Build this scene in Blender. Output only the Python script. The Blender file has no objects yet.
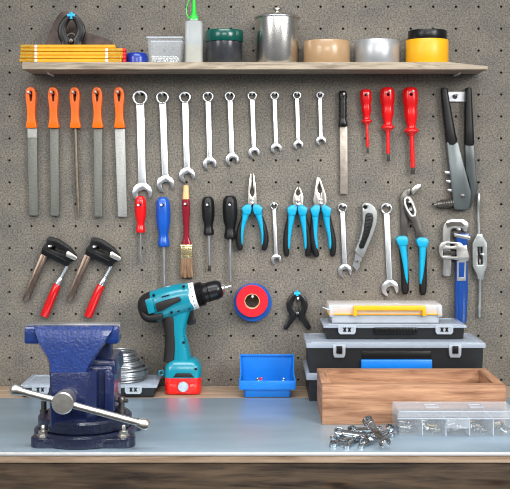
import bpy, bmesh, math, random
from mathutils import Vector, Matrix
random.seed(11)
SC = bpy.context.scene
COL = SC.collection
PI = math.pi
# ---------------------------------------------------------------- camera geometry
D, F, CX, CY, CZ, ZT = 2.1, 1050.0, 255.0, 175.0, 1.32, 0.90
def K(d): return (D - d) / F
def PX(px, d): return (px - CX) * K(d)
def PZ(py, d): return CZ + (CY - py) * K(d)
def P(px, py, d): return Vector((PX(px, d), -d, PZ(py, d)))
def T(px, py, h=0.0):                       # point at height h above the worktop
    r = (py - CY) * 0.002 / (CZ - ZT - h)
    return Vector(((px - CX) * 0.002 / r, -D * (1 - 1 / r), ZT + h))
cam = bpy.data.cameras.new('camera'); co = bpy.data.objects.new('camera', cam); COL.objects.link(co)
co.location = (0, -D, CZ); co.rotation_euler = (PI / 2, 0, 0)
cam.sensor_width = 36; cam.lens = 36 * F / 510; cam.shift_y = (CY - 244.5) / 510; cam.clip_start = 0.02
SC.camera = co
# ---------------------------------------------------------------- materials
def lin(c):
    return tuple(((v / 255) / 12.92 if v / 255 <= 0.04045 else ((v / 255 + 0.055) / 1.055) ** 2.4) for v in c) + (1.0,)
def mat(name, col, rough=0.5, metal=0.0, var=0.12, scale=60, bump=0.0, bscale=400, stretch=(1, 1, 1), spec=0.5, alpha=None, coat=0.0, dark=None, detail=4):
    m = bpy.data.materials.new(name); m.use_nodes = True
    nt = m.node_tree; N = nt.nodes; L = nt.links; N.clear()
    out = N.new('ShaderNodeOutputMaterial'); bs = N.new('ShaderNodeBsdfPrincipled')
    tc = N.new('ShaderNodeTexCoord'); mp = N.new('ShaderNodeMapping'); mp.inputs['Scale'].default_value = stretch
    L.new(tc.outputs['Object'], mp.inputs['Vector'])
    nz = N.new('ShaderNodeTexNoise'); nz.inputs['Scale'].default_value = scale; nz.inputs['Detail'].default_value = detail
    L.new(mp.outputs['Vector'], nz.inputs['Vector'])
    rp = N.new('ShaderNodeValToRGB'); c = lin(col)
    rp.color_ramp.elements[0].position = 0.3; rp.color_ramp.elements[1].position = 0.7
    d = lin(dark) if dark else tuple(v * (1 - var) for v in c[:3]) + (1,)
    rp.color_ramp.elements[0].color = d; rp.color_ramp.elements[1].color = c if dark else tuple(min(1, v * (1 + var)) for v in c[:3]) + (1,)
    L.new(nz.outputs['Fac'], rp.inputs['Fac']); L.new(rp.outputs['Color'], bs.inputs['Base Color'])
    bs.inputs['Roughness'].default_value = rough; bs.inputs['Metallic'].default_value = metal
    bs.inputs['Specular IOR Level'].default_value = spec; bs.inputs['Coat Weight'].default_value = coat
    if bump:
        n2 = N.new('ShaderNodeTexNoise'); n2.inputs['Scale'].default_value = bscale; n2.inputs['Detail'].default_value = 2
        L.new(mp.outputs['Vector'], n2.inputs['Vector'])
        b = N.new('ShaderNodeBump'); b.inputs['Strength'].default_value = bump; b.inputs['Distance'].default_value = 0.002
        L.new(n2.outputs['Fac'], b.inputs['Height']); L.new(b.outputs['Normal'], bs.inputs['Normal'])
    if alpha is not None:
        tr = N.new('ShaderNodeBsdfTransparent'); mx = N.new('ShaderNodeMixShader'); mx.inputs['Fac'].default_value = alpha
        L.new(tr.outputs[0], mx.inputs[1]); L.new(bs.outputs[0], mx.inputs[2]); L.new(mx.outputs[0], out.inputs['Surface'])
    else:
        L.new(bs.outputs[0], out.inputs['Surface'])
    return m
def board_mat():
    m = bpy.data.materials.new('hardboard'); m.use_nodes = True
    nt = m.node_tree; N = nt.nodes; L = nt.links; bs = N['Principled BSDF']
    tc = N.new('ShaderNodeTexCoord')
    def noise(s, det, rough=0.6):
        n = N.new('ShaderNodeTexNoise'); n.inputs['Scale'].default_value = s; n.inputs['Detail'].default_value = det
        n.inputs['Roughness'].default_value = rough; L.new(tc.outputs['Object'], n.inputs['Vector']); return n
    a = noise(300, 3, 0.75); b = noise(16, 3)
    r1 = N.new('ShaderNodeValToRGB'); e = r1.color_ramp.elements
    e[0].position = 0.30; e[0].color = lin((60, 57, 53)); e[1].position = 0.72; e[1].color = lin((148, 142, 132))
    L.new(a.outputs['Fac'], r1.inputs['Fac'])
    r2 = N.new('ShaderNodeValToRGB'); e = r2.color_ramp.elements
    e[0].position = 0.3; e[0].color = (0.74, 0.75, 0.78, 1); e[1].position = 0.7; e[1].color = (1.10, 1.06, 1.0, 1)
    L.new(b.outputs['Fac'], r2.inputs['Fac'])
    mx = N.new('ShaderNodeMix'); mx.data_type = 'RGBA'; mx.blend_type = 'MULTIPLY'; mx.inputs['Factor'].default_value = 1
    L.new(r1.outputs['Color'], mx.inputs['A']); L.new(r2.outputs['Color'], mx.inputs['B'])
    L.new(mx.outputs['Result'], bs.inputs['Base Color']); bs.inputs['Roughness'].default_value = 0.62
    bs.inputs['Specular IOR Level'].default_value = 0.35
    bp = N.new('ShaderNodeBump'); bp.inputs['Strength'].default_value = 0.15; bp.inputs['Distance'].default_value = 0.0006
    L.new(a.outputs['Fac'], bp.inputs['Height']); L.new(bp.outputs['Normal'], bs.inputs['Normal'])
    return m
def wood_mat(name, light, dark, axis='X', scale=9.0, dist=3.0, rough=0.6, knots=False, bands=1.0):
    m = bpy.data.materials.new(name); m.use_nodes = True
    nt = m.node_tree; N = nt.nodes; L = nt.links; bs = N['Principled BSDF']
    tc = N.new('ShaderNodeTexCoord'); mp = N.new('ShaderNodeMapping')
    st = {'X': (0.09, 1, 1), 'Y': (1, 0.09, 1), 'Z': (1, 1, 0.09)}[axis]
    mp.inputs['Scale'].default_value = st; L.new(tc.outputs['Object'], mp.inputs['Vector'])
    n = N.new('ShaderNodeTexNoise'); n.inputs['Scale'].default_value = scale * 14; n.inputs['Detail'].default_value = 5; n.inputs['Roughness'].default_value = 0.65
    L.new(mp.outputs['Vector'], n.inputs['Vector'])
    n.inputs['Distortion'].default_value = 0.6
    w = N.new('ShaderNodeTexNoise'); w.inputs['Scale'].default_value = scale * 4; w.inputs['Detail'].default_value = 2; w.inputs['Distortion'].default_value = dist
    L.new(mp.outputs['Vector'], w.inputs['Vector'])
    ad = N.new('ShaderNodeMath'); ad.operation = 'ADD'; L.new(n.outputs['Fac'], ad.inputs[0]); L.new(w.outputs['Fac'], ad.inputs[1])
    r = N.new('ShaderNodeValToRGB'); e = r.color_ramp.elements
    hv = N.new('ShaderNodeMath'); hv.operation = 'MULTIPLY'; hv.inputs[1].default_value = 0.5; L.new(ad.outputs[0], hv.inputs[0])
    e[0].position = 0.36; e[0].color = lin(dark); e[1].position = 0.62; e[1].color = lin(light)
    L.new(hv.outputs[0], r.inputs['Fac']); last = r.outputs['Color']
    if knots:
        m2 = N.new('ShaderNodeMapping'); m2.inputs['Scale'].default_value = (5.0, 0.01, 24.0); L.new(tc.outputs['Object'], m2.inputs['Vector'])
        v = N.new('ShaderNodeTexVoronoi'); v.inputs['Scale'].default_value = 1.0; L.new(m2.outputs['Vector'], v.inputs['Vector'])
        kr = N.new('ShaderNodeValToRGB'); kr.color_ramp.elements[0].position = 0.05; kr.color_ramp.elements[0].color = (0.25, 0.2, 0.18, 1)
        kr.color_ramp.elements[1].position = 0.13; kr.color_ramp.elements[1].color = (1, 1, 1, 1)
        el = kr.color_ramp.elements.new(0.09); el.color = (1.0, 0.75, 0.55, 1)
        L.new(v.outputs['Distance'], kr.inputs['Fac'])
        mx = N.new('ShaderNodeMix'); mx.data_type = 'RGBA'; mx.blend_type = 'MULTIPLY'; mx.inputs['Factor'].default_value = 1
        L.new(last, mx.inputs['A']); L.new(kr.outputs['Color'], mx.inputs['B']); last = mx.outputs['Result']
    L.new(last, bs.inputs['Base Color']); bs.inputs['Roughness'].default_value = rough
    bs.inputs['Specular IOR Level'].default_value = 0.3
    bp = N.new('ShaderNodeBump'); bp.inputs['Strength'].default_value = 0.25; bp.inputs['Distance'].default_value = 0.001
    L.new(n.outputs['Fac'], bp.inputs['Height']); L.new(bp.outputs['Normal'], bs.inputs['Normal'])
    return m
M = {}
M['board'] = board_mat()
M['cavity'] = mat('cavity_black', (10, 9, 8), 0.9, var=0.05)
M['shelf'] = wood_mat('shelf_wood', (184, 170, 150), (126, 113, 98), 'X', 14)
M['pine'] = wood_mat('pine', (186, 142, 110), (124, 84, 60), 'X', 11, 2.0)
M['pine_y'] = wood_mat('pine_y', (186, 142, 110), (124, 84, 60), 'Y', 11, 2.0)
M['apron'] = wood_mat('apron_wood', (92, 76, 60), (36, 28, 22), 'X', 9, 2.5, 0.55, knots=True)
M['bench_wood'] = wood_mat('bench_wood', (196, 172, 148), (142, 116, 94), 'X', 8)
M['sheet'] = mat('sheet_metal', (184, 204, 218), 0.36, 0.62, var=0.10, scale=9, bump=0.05, bscale=90, dark=(156, 178, 194), stretch=(.5, 1.6, 1))
M['lip'] = mat('sheet_edge_highlight', (226, 226, 226), 0.4, 0.3, var=0.05)  # whiter than the sheet itself; highlight along the front edge put into colour
M['chrome'] = mat('satin_chrome', (212, 215, 219), 0.28, 0.95, var=0.05, scale=90)
M['polish'] = mat('polished_chrome', (186, 188, 190), 0.2, 1.0, var=0.04, scale=80)
M['steel'] = mat('steel', (216, 212, 204), 0.34, 0.95, var=0.10, scale=120)
M['peg'] = mat('peg_steel', (240, 242, 244), 0.25, 0.15, var=0.03)
M['file'] = mat('file_steel', (118, 118, 112), 0.5, 0.55, var=0.18, scale=300, bump=0.5, bscale=900)
M['file_light'] = mat('file_steel_light', (170, 170, 166), 0.45, 0.6, var=0.15, scale=300, bump=0.4, bscale=900)
M['tang'] = mat('bare_file_steel', (186, 186, 182), 0.35, 0.8, var=0.1)
M['rattail'] = mat('brown_file_steel', (126, 116, 102), 0.4, 0.6, var=0.2, scale=200)
M['rasp'] = mat('rasp_steel', (166, 156, 146), 0.42, 0.6, var=0.15, scale=90)
M['orange'] = mat('orange_plastic', (255, 112, 6), 0.3, var=0.04, coat=0.1)
M['red'] = mat('red_plastic', (226, 18, 22), 0.25, var=0.05, coat=0.3)
M['clampred'] = mat('red_lacquer', (200, 14, 18), 0.25, var=0.05, coat=0.4)
M['blue'] = mat('blue_plastic', (14, 82, 178), 0.3, var=0.05, coat=0.2)
M['binblue'] = mat('bin_blue', (10, 116, 208), 0.38, var=0.05)
M['deepblue'] = mat('deep_blue', (10, 50, 150), 0.3, var=0.06, coat=0.2)
M['cyan'] = mat('cyan_grip', (0, 160, 200), 0.4, var=0.05)
M['cyan_tip'] = mat('cyan_tip', (0, 172, 222), 0.4, var=0.05)
M['black'] = mat('black_plastic', (17, 17, 19), 0.32, var=0.10, spec=0.4)
M['rubber'] = mat('black_rubber', (20, 20, 21), 0.42, var=0.12, bump=0.06, spec=0.35)
M['case'] = mat('case_black', (25, 27, 30), 0.4, var=0.08, bump=0.06, bscale=700, spec=0.4)
M['darksteel'] = mat('dark_steel', (106, 103, 99), 0.33, 0.8, var=0.15)
M['grey'] = mat('grey_enamel', (88, 95, 96), 0.33, 0.35, var=0.08)
M['greyd'] = mat('dark_grey_enamel', (68, 73, 74), 0.33, 0.35, var=0.08)
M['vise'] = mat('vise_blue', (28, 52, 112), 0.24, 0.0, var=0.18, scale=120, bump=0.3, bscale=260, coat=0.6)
M['vise_shade'] = mat('vise_blue_shaded', (24, 36, 78), 0.28, 0.0, var=0.2, scale=140, bump=0.4, bscale=280, coat=0.5)  # darker copy of the vise blue; shade on less lit parts put into colour
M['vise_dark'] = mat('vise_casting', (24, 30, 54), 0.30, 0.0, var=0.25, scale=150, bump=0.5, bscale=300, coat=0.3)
M['teal'] = mat('teal_plastic', (0, 126, 146), 0.3, var=0.05, coat=0.2)
M['drillred'] = mat('battery_red', (228, 26, 18), 0.3, var=0.05, coat=0.2)
M['dkgrip'] = mat('grip_dark', (32, 30, 30), 0.5, var=0.10, bump=0.06, spec=0.3)
M['white'] = mat('white_plastic', (226, 228, 228), 0.35, var=0.05)
M['ink'] = mat('ink_black', (14, 14, 16), 0.36, var=0.05, spec=0.35)
M['yellow'] = mat('yellow_paint', (242, 166, 6), 0.42, var=0.07, scale=40)
M['yellowtape'] = mat('yellow_tape', (244, 174, 24), 0.38, var=0.04)
M['brass'] = mat('brass', (176, 146, 62), 0.35, 0.8, var=0.18, scale=200)
M['ferrule'] = mat('brass_ferrule', (222, 206, 158), 0.25, 0.9, var=0.08)
M['bristle'] = mat('bristle', (136, 106, 80), 0.7, var=0.35, scale=500, stretch=(1, 1, 0.05), bump=0.6, bscale=700)
M['burgundy'] = mat('burgundy_lacquer', (128, 16, 34), 0.22, var=0.08, coat=0.5)
M['tipwood'] = mat('natural_wood', (226, 178, 120), 0.4, var=0.1, stretch=(1, 1, .2))
M['brown'] = mat('brown_tape', (172, 140, 104), 0.3, var=0.05, coat=0.2)
M['silver'] = mat('silver_tape', (176, 178, 180), 0.36, 0.5, var=0.05)
M['card'] = mat('cardboard', (196, 170, 134), 0.8, var=0.1)
M['stainless'] = mat('stainless', (214, 212, 208), 0.27, 1.0, var=0.05, scale=60)
M['green'] = mat('green_nozzle', (40, 210, 60), 0.3, var=0.04)
M['darkgreen'] = mat('dark_green_lid', (0, 78, 68), 0.25, var=0.06, coat=0.3)
M['jar'] = mat('jar_dark', (52, 54, 58), 0.2, var=0.3, scale=40, coat=0.3)
M['milky'] = mat('milky_plastic', (206, 212, 214), 0.3, var=0.04, alpha=0.48)
M['liquid'] = mat('glue_liquid', (196, 184, 148), 0.35, var=0.05, alpha=0.75)
M['clear'] = mat('clear_plastic', (220, 228, 236), 0.14, var=0.03, alpha=0.11)
M['lid'] = mat('clear_lid', (196, 208, 224), 0.16, var=0.06, alpha=0.50)
M['clearcase'] = mat('white_clear_plastic', (226, 228, 230), 0.2, var=0.05, alpha=0.50)
M['clearlid'] = mat('milky_clear_lid', (224, 230, 238), 0.16, var=0.03, alpha=0.17)
M['tray'] = mat('frosted_plastic', (206, 214, 224), 0.25, var=0.05, alpha=0.48)
M['pellet'] = mat('white_pellets', (226, 228, 226), 0.5, var=0.12, scale=200)
M['rust'] = mat('rusty_dark_steel', (78, 62, 54), 0.4, 0.5, var=0.35, scale=60, dark=(40, 34, 32))
M['copper'] = mat('bar_steel', (138, 120, 108), 0.3, 0.9, var=0.25, scale=120, stretch=(1, 1, .3))
M['wire'] = mat('galvanised_wire', (150, 154, 158), 0.35, 0.85, var=0.1)
M['bronze'] = mat('yellow_zinc', (200, 176, 110), 0.35, 0.9, var=0.1)
M['pipeblue'] = mat('blue_enamel', (14, 62, 136), 0.3, var=0.08, coat=0.3)
M['cast'] = mat('cast_silver', (172, 171, 168), 0.36, 0.8, var=0.12)
M['zinc'] = mat('zinc_cast', (164, 168, 168), 0.38, 0.7, var=0.1)
M['redtape'] = mat('red_tape', (232, 26, 40), 0.35, var=0.04)
M['bluetape'] = mat('blue_tape', (8, 82, 168), 0.35, var=0.05)
# ---------------------------------------------------------------- mesh helpers
def NB(): return bmesh.new()
def merge(bm, tb, bev=0, seg=2, ang=35, mtx=None):
    bmesh.ops.recalc_face_normals(tb, faces=tb.faces[:])
    if bev:
        es = [e for e in tb.edges if len(e.link_faces) == 2 and e.calc_face_angle(0) > math.radians(ang)]
        if es: bmesh.ops.bevel(tb, geom=es, offset=bev, segments=seg, profile=0.5, affect='EDGES', clamp_overlap=True)
    if mtx is not None: bmesh.ops.transform(tb, matrix=mtx, verts=tb.verts[:])
    me = bpy.data.meshes.new('tmp'); tb.to_mesh(me); tb.free(); bm.from_mesh(me); bpy.data.meshes.remove(me)
    return bm
def box(bm, x0, x1, y0, y1, z0, z1, bev=0, seg=2, top=(1, 1), mtx=None):
    tb = NB(); v = []
    cx, cy = (x0 + x1) / 2, (y0 + y1) / 2
    for z, s in ((z0, (1, 1)), (z1, top)):
        for x, y in ((x0, y0), (x1, y0), (x1, y1), (x0, y1)):
            v.append(tb.verts.new((cx + (x - cx) * s[0], cy + (y - cy) * s[1], z)))
    for f in ((0, 3, 2, 1), (4, 5, 6, 7), (0, 1, 5, 4), (1, 2, 6, 5), (2, 3, 7, 6), (3, 0, 4, 7)):
        tb.faces.new([v[i] for i in f])
    return merge(bm, tb, bev, seg, mtx=mtx)
def prism(bm, pts, d0, d1, holes=(), bev=0, seg=2, ang=35, mtx=None):   # pts (x, z) extruded along y from -d0 to -d1
    tb = NB(); edges = []
    for lp in [pts] + list(holes):
        vs = [tb.verts.new((x, -d0, z)) for x, z in lp]
        for i in range(len(vs)): edges.append(tb.edges.new((vs[i], vs[(i + 1) % len(vs)])))
        if not holes: tb.faces.new(vs)
    if holes: bmesh.ops.triangle_fill(tb, use_beauty=True, edges=edges)
    r = bmesh.ops.extrude_face_region(tb, geom=tb.faces[:])
    vs = [g for g in r['geom'] if isinstance(g, bmesh.types.BMVert)]
    bmesh.ops.translate(tb, vec=(0, -(d1 - d0), 0), verts=vs)
    return merge(bm, tb, bev, seg, ang, mtx)
def cv(pts, d): return [(PX(a, d), PZ(b, d)) for a, b in pts]
def pprism(bm, pts, d0, d1, holes=(), bev=0, seg=2, ang=35):
    dm = (d0 + d1) / 2
    return prism(bm, cv(pts, dm), d0, d1, [cv(h, dm) for h in holes], bev, seg, ang)
def circ(cx, cy, r, n=20, a0=0.0, ry=None): return [(cx + r * math.cos(a0 + 2 * PI * i / n), cy + (ry or r) * math.sin(a0 + 2 * PI * i / n)) for i in range(n)]
def tube(bm, pts, rad, seg=12, power=2.0, flute=0, fl=0.0, closed=False, smoothpath=0):
    pts = [Vector(p) for p in pts]
    rad = [(r, r) if not isinstance(r, (tuple, list)) else r for r in (rad if isinstance(rad, (list, tuple)) else [rad] * len(pts))]
    for _ in range(smoothpath):
        np_, nr = [pts[0]], [rad[0]]
        for i in range(len(pts) - 1):
            a, b = pts[i], pts[i + 1]; ra, rb = rad[i], rad[i + 1]
            for t in (0.25, 0.75):
                np_.append(a.lerp(b, t)); nr.append((ra[0] + (rb[0] - ra[0]) * t, ra[1] + (rb[1] - ra[1]) * t))
        np_.append(pts[-1]); nr.append(rad[-1]); pts, rad = np_, nr
    tb = NB(); rings = []; n = len(pts)
    for i, p in enumerate(pts):
        if closed: t = pts[(i + 1) % n] - pts[i - 1]
        else: t = pts[min(i + 1, n - 1)] - pts[max(i - 1, 0)]
        t.normalize()
        ref = Vector((0, 1, 0)) if abs(t.y) < 0.9 else Vector((0, 0, 1))
        u = t.cross(ref).normalized(); v = u.cross(t).normalized()
        ring = []
        for k in range(seg):
            a = 2 * PI * k / seg; c, s = math.cos(a), math.sin(a)
            if power != 2.0:
                c = math.copysign(abs(c) ** (2 / power), c); s = math.copysign(abs(s) ** (2 / power), s)
            m = 1 + fl * math.cos(flute * a) if flute else 1
            ring.append(tb.verts.new(p + u * (c * rad[i][0] * m) + v * (s * rad[i][1] * m)))
        rings.append(ring)
    rng = range(n) if closed else range(n - 1)
    for i in rng:
        A, B = rings[i], rings[(i + 1) % n]
        for k in range(seg): tb.faces.new((A[k], A[(k + 1) % seg], B[(k + 1) % seg], B[k]))
    if not closed: tb.faces.new(rings[0][::-1]); tb.faces.new(rings[-1])
    return merge(bm, tb)
def ptube(bm, spec, d, seg=12, power=2.0, flute=0, fl=0.0, smoothpath=0):   # spec rows (px, py, half width in px, half depth in m)
    return tube(bm, [P(s[0], s[1], d) for s in spec], [(s[2] * K(d), s[3] if len(s) > 3 else s[2] * K(d)) for s in spec], seg, power, flute, fl, smoothpath=smoothpath)
def lathe(bm, prof, c, axis='Z', seg=32, bev=0):
    tb = NB(); c = Vector(c); rings = []
    for r, h in prof:
        if r <= 1e-6: rings.append([tb.verts.new((0, 0, h))]); continue
        rings.append([tb.verts.new((r * math.cos(2 * PI * k / seg), r * math.sin(2 * PI * k / seg), h)) for k in range(seg)])
    for A, B in zip(rings[:-1], rings[1:]):
        for k in range(seg):
            k2 = (k + 1) % seg
            if len(A) == 1 and len(B) == 1: continue
            if len(A) == 1: tb.faces.new((A[0], B[k2], B[k]))
            elif len(B) == 1: tb.faces.new((A[k], A[k2], B[0]))
            else: tb.faces.new((A[k], A[k2], B[k2], B[k]))
    if len(rings[0]) > 1 and prof[0] != prof[-1]: tb.faces.new(rings[0][::-1])
    if len(rings[-1]) > 1 and prof[0] != prof[-1]: tb.faces.new(rings[-1])
    bmesh.ops.remove_doubles(tb, verts=tb.verts[:], dist=1e-7)
    if isinstance(axis, Vector): R = Vector((0, 0, 1)).rotation_difference(axis.normalized()).to_matrix().to_4x4()
    else: R = {'Z': Matrix.Identity(4), 'Y': Matrix.Rotation(PI / 2, 4, 'X'), 'X': Matrix.Rotation(PI / 2, 4, 'Y')}[axis]  # 'Y' points at the viewer (-y)
    return merge(bm, tb, bev, mtx=Matrix.Translation(c) @ R)
def wloc(o):
    v = Vector((0, 0, 0))
    while o: v += o.location; o = o.parent
    return v
def obj(name, bm, m, parent=None, loc=None, smooth=40):
    me = bpy.data.meshes.new(name)
    if parent is not None: off = wloc(parent)
    else: off = Vector(loc) if loc is not None else Vector((0, 0, 0))
    bmesh.ops.translate(bm, vec=-off, verts=bm.verts[:])
    bm.to_mesh(me); bm.free(); me.materials.append(M[m])
    me.polygons.foreach_set('use_smooth', [True] * len(me.polygons)); me.set_sharp_from_angle(angle=math.radians(smooth))
    o = bpy.data.objects.new(name, me); COL.objects.link(o)
    if parent is not None: o.parent = parent
    else: o.location = off
    return o
def cut(o, cbm):                                    # bore a real hole into a finished part
    off = wloc(o); bmesh.ops.translate(cbm, vec=-off, verts=cbm.verts[:])
    me = bpy.data.meshes.new('bore'); cbm.to_mesh(me); cbm.free()
    c = bpy.data.objects.new('bore', me); COL.objects.link(c); c.location = off
    md = o.modifiers.new('bore', 'BOOLEAN'); md.operation = 'DIFFERENCE'; md.object = c; md.solver = 'EXACT'
    bpy.context.view_layer.update()
    dg = bpy.context.evaluated_depsgraph_get()
    nm = bpy.data.meshes.new_from_object(o.evaluated_get(dg)); o.modifiers.clear(); old = o.data
    nm.name = old.name; o.data = nm
    bpy.data.objects.remove(c); bpy.data.meshes.remove(me)
def tag(o, label, cat, group=None, kind=None):
    o['label'] = label; o['category'] = cat
    if group: o['group'] = group
    if kind: o['kind'] = kind
    return o
def thing(name, label, cat, loc, group=None):
    o = bpy.data.objects.new(name, None); COL.objects.link(o); o.location = loc; o.empty_display_size = 0.02
    return tag(o, label, cat, group)
def struct(name, bm, m): 
    o = obj(name, bm, m); o['kind'] = 'structure'; return o
# ---------------------------------------------------------------- pegboard wall
def colx(k): return 9.5 + 22.0 * k + 0.016 * k * k
def rowy(r): return 6.7 + 21.95 * r
def gx(k): return (colx(k) - CX) * 0.002
def gz(r): return CZ + (CY - rowy(r)) * 0.002
def pegboard():
    ks = list(range(-8, 32)); rs = list(range(-6, 18))
    xs = [gx(ks[0]) - .022] + [(gx(a) + gx(a + 1)) / 2 for a in ks[:-1]] + [gx(ks[-1]) + .022]
    zs = [gz(rs[0]) + .022] + [(gz(a) + gz(a + 1)) / 2 for a in rs[:-1]] + [ZT - 0.02]
    bm = NB(); n = 8; R = 0.0026; t = 0.005
    V = {}
    def vert(x, z, y=0.0):
        k = (round(x, 6), round(z, 6), y)
        if k not in V: V[k] = bm.verts.new((x, y, z))
        return V[k]
    for j, r in enumerate(rs):
        for i, k in enumerate(ks):
            x0, x1, z1, z0 = xs[i], xs[i + 1], zs[j], zs[j + 1]; cx, cz = gx(k), gz(r)
            sq = [(x1, (z0 + z1) / 2), (x1, z1), ((x0 + x1) / 2, z1), (x0, z1), (x0, (z0 + z1) / 2), (x0, z0), ((x0 + x1) / 2, z0), (x1, z0)]
            S = [vert(*q) for q in sq]
            H = [bm.verts.new((cx + R * math.cos(2 * PI * a / n), 0, cz + R * math.sin(2 * PI * a / n))) for a in range(n)]
            B = [bm.verts.new((v.co.x, t, v.co.z)) for v in H]
            for a in range(n):
                b = (a + 1) % n
                bm.faces.new((S[a], S[b], H[b], H[a])); bm.faces.new((H[a], H[b], B[b], B[a]))
    # outer rim
    x0, x1, z0, z1 = xs[0], xs[-1], zs[-1], zs[0]
    q = [(x0, z0), (x1, z0), (x1, z1), (x0, z1)]
    for a in range(4):
        (ax, az), (bx, bz) = q[a], q[(a + 1) % 4]
        bm.faces.new([bm.verts.new(c) for c in ((ax, 0, az), (bx, 0, bz), (bx, t, bz), (ax, t, az))])
    bmesh.ops.recalc_face_normals(bm, faces=bm.faces[:])
    struct('wall_back', bm, 'board')
    b = NB(); box(b, x0, x1, t, t + .012, z0, z1); struct('hole_shade_panel', b, 'cavity')  # added near-black panel; its colour stands in for shade inside the holes
pegboard()
# ---------------------------------------------------------------- workbench
wb = thing('workbench', 'workbench with grey sheet metal top and dark knotty wood front', 'workbench', (0, -.26, 0))
b = NB(); box(b, -.75, .75, -.510, -.002, .8840, .8985, .001); obj('wooden_top', b, 'bench_wood', wb)
b = NB(); box(b, -.75, .75, -.5118, -.1226, .8985, .9, .0003); obj('metal_sheet', b, 'sheet', wb)
b = NB(); box(b, -.75, .75, -.5130, -.5100, .8953, .9004, .0010); obj('sheet_lip', b, 'lip', wb)
b = NB(); box(b, -.75, .75, -.506, -.475, .74, .8837, .002); obj('front_apron', b, 'apron', wb)
for sx in (-.70, .70):
    for sy in (-.46, -.06):
        b = NB(); box(b, sx - .035, sx + .035, sy - .0095, sy + .06 - .0095, 0, .8837, .003); obj('leg', b, 'apron', wb)
b = NB(); box(b, -1.5, 1.5, -3.2, .02, -.05, 0); struct('floor', b, 'cavity')
# ---------------------------------------------------------------- shelf
SD = .096; SZ1 = PZ(62, SD); SZ0 = PZ(69.5, SD)
sx0, sx1, sxm = PX(22, SD), PX(488, SD), PX(449, SD)
b = NB(); tb = NB()
secs = [(sx0, SZ1), (sxm, SZ1), (sx1, PZ(66.3, SD))]
R_ = [[tb.verts.new(c) for c in ((x, -.0005, SZ0), (x, -SD, SZ0), (x, -SD, zt), (x, -.0005, zt))] for x, zt in secs]
for A, B in zip(R_[:-1], R_[1:]):
    for k in range(4): tb.faces.new((A[k], A[(k + 1) % 4], B[(k + 1) % 4], B[k]))
tb.faces.new(R_[0]); tb.faces.new(R_[-1][::-1]); merge(b, tb, .0008, 1)
tag(obj('shelf', b, 'shelf', loc=((sx0 + sx1) / 2, -.05, SZ0)), 'long pale wooden shelf across the top of the pegboard', 'shelf')
# ---------------------------------------------------------------- pegs
def peg(px, py, what, length=.028, d0=-.004, rise=.0015, r=.0022):
    x, z = PX(px, 0), PZ(py, 0)
    b = NB(); n = 5; pts = []; rr = []
    for i in range(n): pts.append((x, -(d0 + (length - d0) * i / (n - 1)), z + rise * (i / (n - 1)) ** 2)); rr.append(r)
    pts.append((x, -length - .0006, z + rise * 1.1)); rr.append(r * .8)
    tube(b, pts, rr, 10)
    return tag(obj('peg_hook', b, 'peg', loc=(x, 0, z)), 'small steel peg hook holding ' + what, 'hook', 'steel peg hooks in the pegboard')
DT = .0105      # middle depth of most hung tools
# ---------------------------------------------------------------- shelf contents
def onshelf(d): return CY - (SZ1 - CZ) / K(d)          # pixel row of the shelf top at depth d
# folding rule
d0, d1 = .078, .0945; dm = .0945
rx = thing('folding_rule', 'yellow wooden folding rule folded up at left end of shelf', 'folding rule', (PX(70, dm), -.086, SZ1))
h = (PZ(44.3, dm) - SZ1) / 5
for i in range(5):
    z0 = SZ1 + h * i; z1 = z0 + h * .90
    xl = PX(19.5 + .35 * i, dm); xr = PX(115 if i == 4 else 122.5 - (.8 if i == 0 else 0), dm)
    b = NB(); box(b, xl, xr, -d1, -d0, z0 + .0002, z1, .0006, 1); s = obj('rule_segment', b, 'yellow', rx)
    b = NB(); box(b, PX(20.4, dm), PX(34, dm), -d1 - .0007, -d1 + .003, z0 + h * .22, z1 - h * .12, .0003, 1); obj('hinge_plate', b, 'brass', s)
    b = NB(); box(b, PX(34.6, dm), PX(37.2 - .5 * (i % 2), dm), -d1 - .0003, -d1 + .003, z0 + h * .10, z1 - h * .05); obj('white_end', b, 'white', s)
    if i < 4:
        b = NB(); box(b, PX(108.5, dm), PX(122, dm), -d1 - .0007, -d1 + .003, z0 + h * .25, z1 - h * .1, .0003, 1); obj('hinge_plate', b, 'brass', s)
        b = NB(); box(b, PX(105.5, dm), PX(108, dm), -d1 - .0003, -d1 + .003, z0 + h * .10, z1 - h * .05); obj('white_end', b, 'white', s)
        b = NB(); box(b, PX(122.6, dm), PX(125.6, dm), -d1, -d0, z0 + .0003, z1, .0006, 1); obj('end_tip', b, 'redtape', s)
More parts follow.
